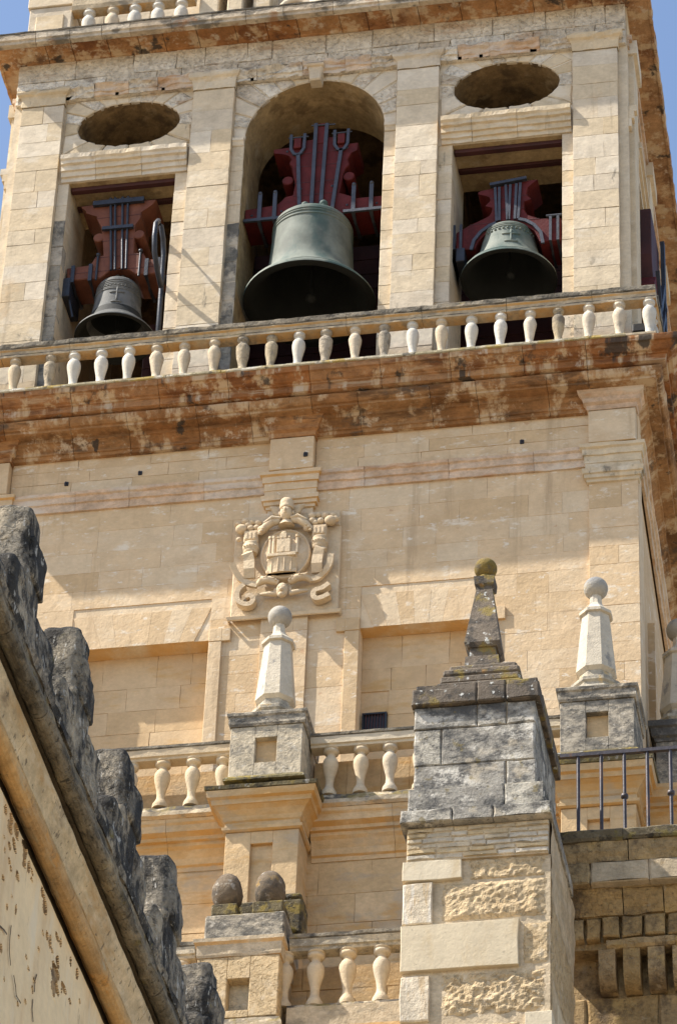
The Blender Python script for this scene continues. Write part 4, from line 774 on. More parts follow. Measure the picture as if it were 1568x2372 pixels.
for L in ([(-.742, 35.275, .05), (-.64, 35.31, .055), (-.542, 35.299, .045), (-.455, 35.275, .05), (-.69, 35.187, .075), (-.561, 35.195, .05), (-.476, 35.201, .045), (-.39, 35.15, .065), (-.60, 35.25, .05), (-.72, 35.02, .035)],
          [(.304, 35.323, .055), (.401, 35.328, .045), (.493, 35.31, .055), (.603, 35.30, .05), (.565, 35.21, .075), (.43, 35.225, .05), (.351, 35.20, .045), (.251, 35.117, .06), (.31, 35.24, .05), (.64, 35.24, .05)]):
    for x, z, r in L:
        f = MB(); f.ball((x, -.13-.3*(r-.04), z), r*1.15, r, r, 12, 8); A_('fruit', f)
for x0, s_ in ((-.545, -1), (.42, 1)):
    w = MB(); w.bbox(x0-.10, x0+.10, -.17, -.02, 34.93, 35.14, .012); w.bbox(x0-.085, x0+.085, -.185, -.16, 34.97, 35.10, .006)
    w.lathe([(.09, .0), (.11, .03), (.10, .05), (.115, .06), (.12, .12), (.105, .13), (.115, .15), (.10, .18)], (x0, -.10, 34.76), 16, True)
    for q in range(3): w.bbox(x0-.07+.055*q, x0-.04+.055*q, -.192, -.18, 34.985, 35.085, .004)
    for k in range(5): w.ball((x0-.08+.04*k, -.215+.012*abs(k-2), 34.85), .014, rg=5, seg=7)
    w.tube([(x0+.05*s_, -.14, 34.74), (x0+.02*s_, -.18, 34.70), (x0-.0*s_, -.16, 34.60), (x0-.01*s_, -.17, 34.45), (x0-.01*s_, -.12, 34.33)], 0, flat=(.15, .07)); A_('scrolled_bracket', w)
def ribbon(pts, w, t=.05):
    m_ = MB(); P = []
    for i in range(len(pts)-1):
        for k in range(5):
            f = k/5; a, b2 = Vector(pts[i]), Vector(pts[i+1]); p0 = Vector(pts[max(0, i-1)]); p3 = Vector(pts[min(len(pts)-1, i+2)])
            P.append(.5*((2*a)+(b2-p0)*f+(2*p0-5*a+4*b2-p3)*f*f+(3*a-p0-3*b2+p3)*f**3))
    P.append(Vector(pts[-1]))
    vs = []; 
    for i, p in enumerate(P):
        tg = (P[min(i+1, len(P)-1)]-P[max(0, i-1)]).normalized(); u = Vector((-tg.z, 0, tg.x)).normalized()*w/2
        vs += [p-u+Vector((0, -t/2, 0)), p+u+Vector((0, -t/2, 0)), p+u+Vector((0, t/2, 0)), p-u+Vector((0, t/2, 0))]
    m_.add(vs, [(i*4+k, i*4+(k+1) % 4, (i+1)*4+(k+1) % 4, (i+1)*4+k) for i in range(len(P)-1) for k in range(4)]+[(0, 1, 2, 3), tuple(range(len(vs)-4, len(vs)))])
    return A_('scroll_ribbon', m_)
ribbon([(-.78, -.20, 34.55), (-.72, -.15, 34.42), (-.65, -.12, 34.32), (-.53, -.12, 34.235), (-.42, -.12, 34.20)], .085)
ribbon([(.60, -.16, 34.60), (.585, -.15, 34.45), (.52, -.13, 34.33), (.42, -.12, 34.24), (.30, -.12, 34.22)], .085)
for s_ in (-1, 1):
    w = MB(); w.tube([(-.05+s_*.08, -.13, 34.20), (-.05+s_*.19, -.17, 34.235), (-.05+s_*.30, -.16, 34.25), (-.05+s_*.37, -.12, 34.21)], [.045, .058, .062, .035]); w.tube([(-.05+s_*.09, -.12, 34.02), (-.05+s_*.2, -.14, 34.02), (-.05+s_*.33, -.10, 34.055)], [.04, .036, .02])
    for q in range(8): w.ball((-.05+s_*(.10+.033*q), -.215+.006*abs(q-4), 34.215+.006*q+.012*((q*5) % 3)), .022, .02, .016, 7, 5)
    A_('lower_garland', w)
ribbon([(-.60, -.12, 34.20), (-.68, -.12, 34.10), (-.68, -.12, 33.95), (-.60, -.12, 33.87), (-.50, -.12, 33.86), (-.46, -.12, 33.93), (-.50, -.12, 34.0), (-.57, -.12, 33.99)], .07, .12)
ribbon([(.59, -.12, 34.10), (.50, -.12, 34.03), (.40, -.12, 34.00), (.375, -.12, 33.92), (.42, -.12, 33.86), (.50, -.12, 33.87), (.60, -.12, 33.92)], .07, .12)
w = MB(); w.ball((-.06, -.16, 34.05), .085, .07, .12); w.ball((-.06, -.225, 34.02), .03, .03, .03); w.ball((-.06, -.20, 33.95), .05, .04, .04)
for s_ in (-1, 1): w.ball((-.06+s_*.035, -.215, 34.07), .018, .012, .014); w.ball((-.06+s_*.10, -.12, 34.08), .03, .03, .05)
A_('lion_mask', w)

# ------------------------------------------------------------------ gate building in front of the tower
P = thing('gate_building', 'golden stone gate front with moulded cornices below the tower', 'building', (1.0, -1.0, 0))
mb = MB(); mb.box(-3.5, 6.6, -1.55, .04, 0, 29.2); obj('core_wall', mb, 'portal', P)
pw = obj('front_wall', (lambda b: (b.box(-3.5, 6.6, -1.60, -1.552, 22, 29.0), b)[-1])(MB()), 'portal', P)
courses(pw, -3.5, 4.0, steps(24.5, 28.58, .34, .46), -1.615, -1.58, 'portal', .6, 1.1, ch=.003, gap=.002)
ENT = [(-.02, 28.60), (.015, 28.60), (.02, 28.66), (.05, 28.68), (.07, 28.76), (.12, 28.86), (.155, 28.90), (.16, 28.945), (.21, 28.95), (.215, 29.00), (.30, 29.03), (.31, 29.12), (.33, 29.15), (.34, 29.196), (-.02, 29.198)]
for x0, x1 in ((-3.5, -.16), (.83, 4.02), (5.02, 6.6)): run_blocks('cornice_block', P, x0, x1, -1.60, ENT, 'portal', .8, 1.4, gap=.004, er=.006, sub=.1)
def ressaut(cx):
    """the piece of the entablature that steps forward under a pedestal"""
    x0, x1 = cx-.465, cx+.465
    b = obj('console_block', (lambda b: (b.bbox(x0, cx-.14, -2.2, -1.61, 25.6, 28.74, .006), b.bbox(cx+.14, x1, -2.2, -1.61, 25.6, 28.74, .006), b.bbox(cx-.1395, cx+.1395, -2.2, -1.61, 28.56, 28.74, .004), b.box(cx-.139, cx+.139, -2.14, -1.61, 25.6, 28.559), b)[-1])(MB()), 'portal', P)
    mb = MB(); mb.sweep([(x0, -1.61), (x0, -2.2), (x1, -2.2), (x1, -1.61)], [(-.1, 28.742), (.02, 28.742), (.045, 28.76), (.05, 28.80), (.02, 28.82), (.01, 28.88), (.03, 28.90), (.05, 28.95), (.10, 29.02), (.15, 29.06), (.17, 29.065), (.18, 29.13), (.22, 29.15), (.235, 29.24), (-.1, 29.245)], .004, .08); obj('console_cornice', mb, 'portal', P)
    mb = MB(); mb.sweep([(x0, -1.61), (x0, -2.2), (x1, -2.2), (x1, -1.61)], [(-.1, 29.248), (.25, 29.248), (.26, 29.30), (.24, 29.31), (-.1, 29.42)], .01, .08); obj('mossy_ledge', mb, 'mossy', P)
ressaut(.315); ressaut(4.525)
def slab_run(x0, x1, par):
    mb = MB(); mb.sweep([(x0, -1.62), (x1, -1.62)], [(-.1, 29.20), (.33, 29.20), (.36, 29.24), (.36, 29.30), (.32, 29.38), (.30, 29.40), (-.1, 29.42)], .014, .08); obj('plinth', mb, 'lichen', par)
def port_bal(name_lbl, x0, x1, xs):
    b = thing('balustrade', name_lbl, 'balustrade', ((x0+x1)/2, -1.85, 29.4), 'stone balustrades'); slab_run(x0, x1, b)
    mb = MB(); mb.sweep([(x0, -1.85), (x1, -1.85)], [(-.11, 30.135), (.07, 30.135), (.075, 30.17), (.10, 30.18), (.105, 30.28), (-.11, 30.285)], .004, .08); obj('rail', mb, 'portal_bal', b)
    mb = MB(); mb.sweep([(x0, -1.85), (x1, -1.85)], [(-.11, 30.286), (.112, 30.286), (.12, 30.295), (.12, 30.33), (-.11, 30.335)], .010, .06, x0); obj('rail_top', mb, 'crust', b)
    for x in xs: o = inst('baluster', BLOW, (x+rnd(-.008, .008), -1.85, 29.42), b); o.rotation_euler = (rnd(-.015, .015), rnd(-.02, .02), x*3); q = rnd(.95, 1.05); o.scale = (q, q, 1)
    mb = MB(); mb.box(x0, x1, -1.60, -1.5, 29.42, 30.12); bk = obj('parapet_back', mb, 'portal', b)
    courses(bk, x0, x1, [29.43, 30.115], -1.61, -1.58, 'portal', .35, .55, ch=.003, gap=.004)
port_bal('stone balustrade left of the pedestal with the pale pinnacle', -3.2, -.16, (-2.70, -2.31, -1.92, -1.53, -1.11, -.72, -.33))
port_bal('stone balustrade with pale rail between that pinnacle and the grey pier', .82, 4.05, (1.07, 1.46, 1.84, 2.23, 2.62, 3.01, 3.40, 3.79))
def pedestal(label, cx, mat, panelmat):
    t = thing('pedestal', label, 'pedestal', (cx, -1.9, 29.4), 'pedestals on the gate front'); w = .465; y0 = -2.35; y1 = -1.42
    z0, z1, p0, p1 = 29.48, 30.235, 29.68, 30.06; q = .14
    b = MB(); b.bbox(cx-w, cx-q, y0, y1, z0, z1, .008); b.bbox(cx+q, cx+w, y0, y1, z0, z1, .008); b.bbox(cx-q+.001, cx+q-.001, y0, y1, z0, p0, .004); b.bbox(cx-q+.001, cx+q-.001, y0, y1, p1, z1, .004); obj('dado', b, mat, t)
    b = MB(); b.box(cx-q+.002, cx+q-.002, y0+.10, y1, p0, p1); obj('recessed_panel', b, panelmat, t)
    b = MB(); b.sweep([(cx-w, y1), (cx-w, y0), (cx+w, y0), (cx+w, y1), (cx-w, y1)][:4], [(-.1, 29.40), (.06, 29.40), (.06, 29.43), (.02, 29.478), (-.1, 29.479)], .008, .07); obj('base_moulding', b, 'mossy', t)
    b = MB(); b.sweep([(cx-w, y1), (cx-w, y0), (cx+w, y0), (cx+w, y1)], [(-.1, 30.237), (.015, 30.24), (.03, 30.27), (.03, 30.37), (.05, 30.39), (.055, 30.43), (.03, 30.45), (-.1, 30.46)], .008, .07); obj('cap_moulding', b, 'pedestal_dark', t)
    b = MB(); b.box(cx-w+.05, cx+w-.05, y0+.05, y1, 30.2, 30.455); obj('cap_top', b, 'mossy', t)
    return t
pedestal('lichened square pedestal under the middle pale pinnacle', .335, 'pedestal', 'portal')
pedestal('blackened square pedestal with pale sunk panel right of the grey pier', 4.535, 'pedestal_dark', 'portal')
def pinnacle(label, cx, cy, z0, k=1.0):
    t = thing('pinnacle', label, 'pinnacle', (cx, cy, z0), 'ball topped pinnacles')
    def tw(mb): mb.v = [(cx+(x-cx)*math.cos(.39)-(y-cy)*math.sin(.39), cy+(x-cx)*math.sin(.39)+(y-cy)*math.cos(.39), z) for x, y, z in mb.v]
    mb = MB(); mb.lathe([(.37*k, 0), (.37*k, .16), (.345*k, .20), (.315*k, .22), (.31*k, .26), (.335*k, .29), (.335*k, .335), (.30*k, .36), (.235*k, .39), (.22*k, .50)], (cx, cy, z0), 8, True, smooth=False); tw(mb); obj('base_moulding', mb, 'white_base', t)
    mb = MB(); mb.lathe([(.22*k, .502), (.268*k, .55), (.188*k, 1.42), (.188*k, 1.44)], (cx, cy, z0), 8, True, smooth=False); tw(mb); obj('shaft', mb, 'white', t)
    mb = MB(); mb.lathe([(.19*k, 1.442), (.222*k, 1.455), (.222*k, 1.50), (.195*k, 1.52), (.12*k, 1.60), (.085*k, 1.66), (.075*k, 1.80)], (cx, cy, z0), 8, True, smooth=False); tw(mb); obj('neck', mb, 'white', t)
    mb = MB(); mb.ball((cx, cy, z0+1.79+.14*k), .158*k, seg=28, rg=18); obj('ball', mb, 'ball', t); return t
pinnacle('pale ball topped pinnacle on the middle pedestal in front of the carved arms', .32, -1.87, 30.36)
pinnacle('pale ball topped pinnacle on the blackened pedestal right of the dark obelisk', 4.47, -1.87, 30.41)
pinnacle('shaded ball topped pinnacle cut off by the right edge of the photo', 5.225, 1.2, 31.89, 1.1)
# lower pedestal at the right edge
E_ = thing('pedestal', 'grey stained pedestal at the right edge behind the iron railing', 'pedestal', (5.7, 1.1, 30.65), 'pedestals on the gate front')
mb = MB(); mb.bbox(4.94, 6.4, .62, 1.7, 30.65, 31.60, .01); obj('dado', mb, 'pedestal_dark', E_)
mb = MB(); mb.sweep([(4.94, 1.7), (4.94, .62), (6.4, .62)], [(-.1, 31.602), (.01, 31.602), (.02, 31.65), (.05, 31.68), (.06, 31.79), (.09, 31.81), (.09, 31.90), (-.1, 31.92)], .006, .07); obj('cap_moulding', mb, 'pier_grey', E_)
mb = MB(); mb.box(5.0, 6.4, .7, 1.7, 31.8, 31.93); obj('cap_top', mb, 'pier_grey', E_)
mb = MB(); mb.bbox(4.90, 6.5, .5, 3.0, 27.5, 30.648, .01); obj('supporting_wall', mb, 'gallery', E_)
# ------------------------------------------------------------------ lower terrace: egg pedestal and balustrade
Q = thing('pedestal', 'low pedestal with sunk panel and mossy top carrying two brown stone eggs', 'pedestal', (.77, -4.6, 24))
x0, x1, y0, y1 = .29, 1.24, -5.0, -4.1
b = MB(); b.bbox(x0, .645, y0, y1, 24.37, 25.17, .01); b.bbox(.905, x1, y0, y1, 24.37, 25.17, .01); b.bbox(.646, .904, y0, y1, 24.37, 24.46, .004); b.bbox(.646, .904, y0, y1, 24.88, 25.17, .004); obj('dado', b, 'pier_rough', Q)
b = MB(); b.box(.647, .903, y0+.16, y1, 24.46, 24.88); obj('recessed_panel', b, 'pedestal', Q)
b = MB(); b.sweep([(x0, y1), (x0, y0), (x1, y0), (x1, y1)], [(-.1, 25.172), (.01, 25.172), (.02, 25.2), (.02, 25.33), (.05, 25.36), (.055, 25.405), (-.1, 25.43)], .008, .07); obj('cap_moulding', b, 'lichen', Q)
b = MB(); b.sweep([(x0, y1), (x0, y0), (x1, y0), (x1, y1)], [(-.1, 23.7), (.07, 23.7), (.07, 24.25), (.04, 24.33), (-.1, 24.368)], .01, .07); obj('base_moulding', b, 'lichen', Q)
b = MB(); b.bbox(.34, 1.27, y0+.02, y1, 25.41, 25.76, .02); obj('upper_block', b, 'pedestal_dark', Q)
b = MB(); b.bbox(.40, .70, y0+.04, -4.5, 25.761, 25.92, .015); b.bbox(.88, 1.24, y0+.04, -4.5, 25.761, 25.92, .015); obj('ball_plinth', b, 'mossy', Q)
b = MB(); b.bbox(.42, 1.36, -4.48, -4.12, 25.762, 26.24, .03); b.bbox(1.10, 1.34, -4.47, -4.14, 26.241, 26.33, .03); obj('mossy_backing', b, 'mossy', Q)
for i, (x, z) in enumerate(((.545, 25.92), (1.045, 25.92))):
    mb = MB(); mb.lathe([(.05, 0), (.08, .01), (.135, .05), (.17, .13), (.18, .20), (.172, .29), (.148, .37), (.11, .43), (.06, .47), (.001, .485)], (x, -4.80, z), 34, False, jit=.07)
    tag(obj('stone_egg', mb, 'egg', None, True), ('left brown weathered stone egg on the low mossy pedestal', 'right brown weathered stone egg on the low mossy pedestal, next to the balustrade')[i], 'finial', 'stone eggs')
LB = thing('balustrade', 'lowest stone balustrade between the egg pedestal and the pale pier', 'balustrade', (2.1, -4.7, 24.4), 'stone balustrades')
mb = MB(); mb.sweep([(1.3, -4.7), (3.0, -4.7)], [(-.11, 25.33), (.07, 25.33), (.075, 25.37), (.10, 25.38), (.105, 25.47), (-.11, 25.475)], .006, .08); obj('rail', mb, 'pedestal', LB)
mb = MB(); mb.sweep([(1.3, -4.7), (3.0, -4.7)], [(-.11, 25.476), (.11, 25.476), (.12, 25.485), (.12, 25.53), (-.11, 25.535)], .012, .06); obj('rail_top', mb, 'crust', LB)
mb = MB(); mb.sweep([(1.31, -4.7), (3.0, -4.7)], [(-.2, 24.2), (.10, 24.2), (.12, 24.25), (.12, 24.56), (.10, 24.60), (-.2, 24.62)], .012, .08); obj('plinth', mb, 'lichen', LB)
for x in (1.22+.02, 1.60, 1.97, 2.36, 2.75): inst('baluster', BLOW, (x, -4.7, 24.61), LB)
L2 = thing('balustrade', 'short piece of balustrade rail left of the egg pedestal behind the dark merlons', 'balustrade', (-.3, -4.7, 24.4), 'stone balustrades')
mb = MB(); mb.sweep([(-1.2, -4.7), (.2, -4.7)], [(-.11, 25.33), (.07, 25.33), (.075, 25.37), (.10, 25.38), (.105, 25.47), (-.11, 25.475)], .006, .08); obj('rail', mb, 'pedestal', L2)
mb = MB(); mb.sweep([(-1.2, -4.7), (.2, -4.7)], [(-.11, 25.476), (.11, 25.476), (.12, 25.485), (.12, 25.53), (-.11, 25.535)], .012, .06); obj('rail_top', mb, 'crust', L2)
for x in (-.70, -.33, .03): inst('baluster', BLOW, (x, -4.7, 24.61), L2)
mb = MB(); mb.sweep([(-1.2, -4.7), (.2, -4.7)], [(-.2, 24.2), (.10, 24.2), (.12, 24.56), (-.2, 24.62)], .01, .08); obj('plinth', mb, 'lichen', L2)
TR = thing('terrace_wall', 'tan block wall behind the lowest balustrade', 'wall', (1, -4.2, 0))
mb = MB(); mb.box(-1.4, 4.3, -4.28, -3.6, 0, 25.4); obj('core_wall', mb, 'portal', TR)
mb = MB(); mb.box(-1.4, 3.2, -4.95, -4.2, 0, 24.22); obj('lower_wall', mb, 'portal', TR)
courses(TR, -1.4, 3.1, steps(24.0, 25.38, .3, .4), -4.30, -4.27, 'portal', .4, .8, ch=.004, gap=.003)

# ------------------------------------------------------------------ tall pier with the dark obelisk
K = thing('stone_pier', 'tall square pier, lichened grey blocks on top and rough pale masonry below', 'pier', (3.8, -6.1, 0))
mb = MB(); mb.box(3.02, 4.58, -6.93, -5.08, 0, 25.40); mb.box(3.09, 4.41, -6.97, -5.34, 25.40, 27.2); obj('pier_core', mb, 'pier_mortar', K)
def pstone(x0, x1, z0, z1, yf, mat, ch=.012, d=.25, wob=.007):
    block('stone', rect(x0, x1, z0, z1, .004), yf, yf+d, mat, K, ch, wob)
def pside(x, y0, y1, z0, z1, mat, d=.12):
    mb = MB(); mb.bbox(x-d, x, y0+.004, y1-.004, z0+.004, z1-.004, .010); obj('stone', mb, mat, K)
for z0, z1, js, yf, xa, xb, mat in ((26.99, 27.20, (3.78, 4.11), -7.06, 3.05, 4.49, 'pier_cap'), (27.20, 27.28, (3.78, 4.11), -7.02, 3.09, 4.46, 'pier_cap'), (26.69, 26.99, (3.78, 4.11), -7.0, 3.075, 4.43, 'pier_grey'), (26.20, 26.69, (3.385,), -7.0, 3.08, 4.435, 'pier_grey'),
      (25.875, 26.20, (4.11,), -7.0, 3.085, 4.445, 'pier_grey'), (25.57, 25.875, (4.10,), -7.045, 3.035, 4.54, 'pier_grey'), (25.40, 25.57, (3.54, 3.99), -7.10, 2.965, 4.63, 'pier_grey')):
    xs = [xa, *js, xb]
    for a, b2 in zip(xs, xs[1:]): pstone(a, b2, z0, z1, yf, mat, .014)
    for ya, yb in ((yf+.255, -6.2), (-6.2, -5.36)): pside(xb, ya, yb, z0, z1, mat)
    mb = MB(); mb.bbox(xa, xa+.12, yf+.255, -5.36, z0+.004, z1-.004, .01); obj('stone', mb, mat, K)
for x0, x1, y0, y1, z0, z1 in ((3.29, 4.27, -6.90, -5.5, 27.284, 27.39), (3.33, 4.24, -6.87, -5.55, 27.39, 27.50), (3.36, 4.23, -6.86, -5.6, 27.502, 27.60), (3.42, 4.19, -6.80, -5.7, 27.60, 27.69), (3.585, 3.885, -6.40, -6.10, 27.69, 27.92)):
    mb = MB(); mb.bbox(x0, x1, y0, y1, z0, z1, .025); obj('cap_step', mb, 'pier_cap', K)
mb = MB(); mb.box(3.01, 4.595, -6.942, -6.931, 22.2, 24.97); mb.box(3.035, 4.575, -6.976, -6.931, 24.971, 25.398); obj('mortar_bed', mb, 'pier_mortar', K)
# brick courses under the slab
z = 24.98
for r in range(6):
    h = .064; x = 3.03
    while x < 4.56:
        w = min(rnd(.14, .42), 4.58-x)
        if 4.58-x-w < .08: w = 4.58-x
        pstone(x, x+w, z+.006, z+h, -6.99+rnd(-.012, .006), 'pier_brick', .010, .12, .006); x += w
    z += .069
# lower body: new blocks, streaked blocks and pitted old masonry between them
def rough(x0, x1, z0, z1, yf, amp, nx, nz_, name='rough_stone', seed=0):
    mb = MB(); vs = []
    for j in range(nz_+1):
        for i in range(nx+1):
            u, w = i/nx, j/nz_; e = min(1, 7*min(u, 1-u, w, 1-w)); x = x0+(x1-x0)*u; z_ = z0+(z1-z0)*w
            q = Vector((x*8+seed, 3, z_*8)); d = noise.fractal(q, 1.0, 2.1, 5)*.55+noise.noise(q*2.7)*.35
            vs.append((x+rnd(-.003, .003), yf+(1-e)*.035-amp*max(-.5, d)*e, z_))
    n = nx+1; fs = [(j*n+i, j*n+i+1, (j+1)*n+i+1, (j+1)*n+i) for j in range(nz_) for i in range(nx)]
    N = len(vs); rim = [i for i in range(n)]+[j*n+nx for j in range(1, nz_+1)]+[nz_*n+i for i in range(nx-1, -1, -1)]+[j*n for j in range(nz_-1, 0, -1)]
    vs += [(vs[i][0], yf+.10, vs[i][2]) for i in rim]; m_ = len(rim)
    fs += [(rim[(k+1) % m_], rim[k], N+k, N+(k+1) % m_) for k in range(m_)]
    mb.add(vs, fs); return obj(name, mb, 'pier_rough', K)
pstone(2.99, 3.64, 24.715, 24.96, -7.0, 'pier_block', .006); pstone(3.0, 3.325, 24.165, 24.69, -6.99, 'pier_streak', .012, .25, .008)
pstone(2.99, 4.265, 23.58, 24.155, -7.0, 'pier_block', .006); pstone(2.995, 3.315, 22.97, 23.525, -6.99, 'pier_streak', .012, .25, .008); pstone(4.33, 4.625, 22.4, 22.995, -6.995, 'pier_block', .006)
pstone(2.99, 3.7, 22.3, 22.90, -6.99, 'pier_block', .006)
rough(3.66, 4.60, 24.69, 24.985, -6.96, 0.030, 46, 18, seed=3); rough(3.37, 4.605, 24.18, 24.70, -6.965, 0.028, 60, 28, seed=9); rough(4.28, 4.61, 23.56, 24.17, -6.955, 0.017, 20, 30, seed=17)
rough(3.36, 4.61, 22.99, 23.57, -6.96, 0.041, 64, 32, seed=23); rough(3.72, 4.32, 22.3, 22.98, -6.95, 0.028, 34, 30, seed=31)
for za, zb, mt in ((24.45, 25.42, 'pier_mortar'), (23.5, 24.44, 'pier_rough'), (22.3, 23.49, 'pier_mortar')):
    mb = MB(); vs = []; ny, nz_ = 20, 20
    for j in range(nz_+1):
        for i in range(ny+1):
            y = -6.94+1.86*i/ny; z_ = za+(zb-za)*j/nz_; vs.append((4.605+.02*noise.noise(Vector((y*6, z_*6, 1))), y, z_))
    mb.add(vs, [(j*(ny+1)+i, j*(ny+1)+i+1, (j+1)*(ny+1)+i+1, (j+1)*(ny+1)+i) for j in range(nz_) for i in range(ny)]); obj('side_facing', mb, mt, K)
for za, zb in ((22.5, 23.3),):
    mb = MB(); mb.bbox(4.5, 4.635, -6.6, -6.1, za, zb, .01); obj('stone', mb, 'pier_block', K)
O = thing('obelisk', 'dark lichened square obelisk with a mossy ball on top of the grey pier', 'obelisk', (3.74, -6.25, 27.7))
def frus(mb, cx, cy, z0, z1, a, b2, yaw=.0):
    c, s_ = math.cos(yaw), math.sin(yaw)
    q = [(-1, -1), (1, -1), (1, 1), (-1, 1)]; vs = [(cx+(u*c-w*s_)*a, cy+(u*s_+w*c)*a, z0) for u, w in q]+[(cx+(u*c-w*s_)*b2, cy+(u*s_+w*c)*b2, z1) for u, w in q]
    mb.add(vs, [(3, 2, 1, 0), (4, 5, 6, 7), (0, 1, 5, 4), (1, 2, 6, 5), (2, 3, 7, 6), (3, 0, 4, 7)])
mb = MB(); frus(mb, 3.735, -6.25, 27.921, 28.06, .20, .19); frus(mb, 3.735, -6.25, 28.061, 28.20, .15, .15); obj('base_moulding', mb, 'pier_cap', O)
mb = MB(); frus(mb, 3.735, -6.25, 28.201, 28.25, .17, .205); frus(mb, 3.735, -6.25, 28.251, 29.12, .205, .088); obj('shaft', mb, 'pier_cap', O)
mb = MB(); frus(mb, 3.735, -6.25, 29.121, 29.15, .09, .113); frus(mb, 3.735, -6.25, 29.151, 29.255, .113, .12); obj('neck', mb, 'pier_cap', O)
mb = MB(); mb.lathe([(.08, 0), (.085, .03), (.07, .05)], (3.735, -6.25, 29.271), 14); mb.ball((3.735, -6.25, 29.435), .135, seg=22, rg=14); obj('ball', mb, stone('mossy_ball_stone', [(.24, .17, .05)], [dict(col=(.12, .10, .07), scale=7, lo=.48, hi=.62, amt=.85), dict(col=(.36, .26, .06), scale=6, lo=.56, hi=.66, amt=.8)], bump=((14, .015), (50, .01))), O)

# ------------------------------------------------------------------ shaded gallery wall on the right, its corbels and railing
G = thing('gallery_wall', 'shaded brown wall with a row of stone corbels right of the pier', 'wall', (5.5, -5, 0))
X0, X1 = 4.62, 7.2
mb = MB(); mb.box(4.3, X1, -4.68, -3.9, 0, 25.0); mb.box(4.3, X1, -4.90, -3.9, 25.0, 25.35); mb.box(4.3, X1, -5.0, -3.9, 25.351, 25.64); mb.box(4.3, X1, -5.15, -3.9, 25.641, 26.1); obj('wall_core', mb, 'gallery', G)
run_blocks('coping_block', G, 4.45, X1, -5.2, [(-.9, 26.17), (.13, 26.17), (.15, 26.20), (.16, 26.29), (.13, 26.32), (-.9, 26.33)], 'gallery_dark', .6, 1.0, er=.02, sub=.06)
run_blocks('fascia_block', G, 4.45, X1, -5.2, [(-.3, 25.93), (.06, 25.93), (.08, 25.99), (.10, 26.04), (.11, 26.166), (-.3, 26.167)], 'gallery', .5, .9, gap=.012, er=.015, sub=.06)
x = 4.45
for w in (.36, .66, .8, .9):
    block('stone', rect(x, min(X1, x+w), 25.645, 25.925, .006), -5.27, -4.9, 'gallery_pale' if w != .36 else 'gallery', G, .018, .010); x += w
run_blocks('soffit_block', G, 4.45, X1, -5.0, [(-.1, 25.36), (.04, 25.36), (.07, 25.42), (.10, 25.52), (.15, 25.60), (.16, 25.64), (-.1, 25.641)], 'gallery', .4, .8, gap=.012, er=.03, sub=.05)
x = 4.55; i = 0
while x < X1-.2:
    w = (.15, .17, .20, .24, .24, .20, .22)[i % 7]; block('dentil', rect(x, x+w, 25.07, 25.345, .008), -5.03+rnd(-.02, .02), -4.8, 'gallery', G, .015, .010); x += w+.018; i += 1
run_blocks('corbel_ledge', G, 4.95, X1, -4.9, [(-.1, 24.95), (.10, 24.95), (.13, 24.98), (.13, 25.05), (-.1, 25.06)], 'gallery', .5, .8, er=.02, sub=.05)
x = 4.86; i = 0
while x < X1-.2:
    mb = MB(); y0 = -5.0; w = .185; n = 8
    pr = [(-4.66, 24.50), (-4.78, 24.50)]+[(-4.78-.20*math.sin(math.pi/2*k/n), 24.72-.22*math.cos(math.pi/2*k/n)) for k in range(n+1)]+[(-4.985, 24.945), (-4.66, 24.945)]
    vs = [(x, y, z) for y, z in pr]+[(x+w, y, z) for y, z in pr]; m_ = len(pr)
    mb.add(vs, [tuple(range(m_)), tuple(range(m_, 2*m_))[::-1]]+[(k, (k+1) % m_, m_+(k+1) % m_, m_+k) for k in range(m_)]); obj('corbel', mb, 'gallery', G); x += .275; i += 1
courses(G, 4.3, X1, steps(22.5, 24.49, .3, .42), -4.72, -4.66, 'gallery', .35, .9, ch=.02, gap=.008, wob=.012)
RG = thing('iron_railing', 'dark iron railing with thin upright bars on the gallery coping', 'railing', (5.6, -5.2, 26.33))
mb = MB(); mb.tube([(4.46, -5.2, 27.44), (7.1, -5.2, 27.44)], 0, flat=(.045, .05)); obj('top_rail', mb, 'rail', RG)
bm_ = MB(); bm_.tube([(0, 0, 0), (0, 0, 1.10)], .021, seg=10)
bo = None
for i, x in enumerate((4.67, 4.935, 5.20, 5.465, 5.73, 6.0, 6.27, 6.54, 6.8)):
    if bo is None:
        b_ = MB(); b_.tube([(x, -5.2, 26.33), (x, -5.2, 27.42)], .021, seg=10); bo = obj('bar', b_, 'rail', RG); o = bo
    else: o = inst('bar', bo.data, (x, -5.2, 26.875), RG)
    if i % 2 == 0 and i: mb = MB(); mb.lathe([(.022, -.03), (.042, -.02), (.042, .02), (.022, .03)], (x, -5.2, 26.83), 12); obj('collar', mb, 'rail', RG)

# ------------------------------------------------------------------ crenellated wall in the left foreground
W = thing('crenellated_wall', 'cream plastered wall topped by blackened stepped merlons in the left foreground', 'wall', (3.4, -22, 0))
YA, YB = -31.0, -15.0
mb = MB(); mb.box(3.0, 3.80, YA, YB, 0, 14.30); obj('wall_core', mb, 'plaster', W)
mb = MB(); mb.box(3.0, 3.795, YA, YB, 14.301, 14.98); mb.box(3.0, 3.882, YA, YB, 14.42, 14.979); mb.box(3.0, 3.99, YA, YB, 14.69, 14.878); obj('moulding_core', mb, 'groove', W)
def long(name, prof, mat, er, lo, hi, gap=.004, sub=.05):
    """moulding along the wall (towards the tower), outwards is to the right"""
    y = YA
    while y < YB-.01:
        w = min(rnd(lo, hi), YB-y); mb = MB(); mb.sweep([(3.80, y+gap/2), (3.80, y+w-gap/2)], prof, er, sub, rnd(0, 60), 7); obj(name, mb, mat, W); y += w
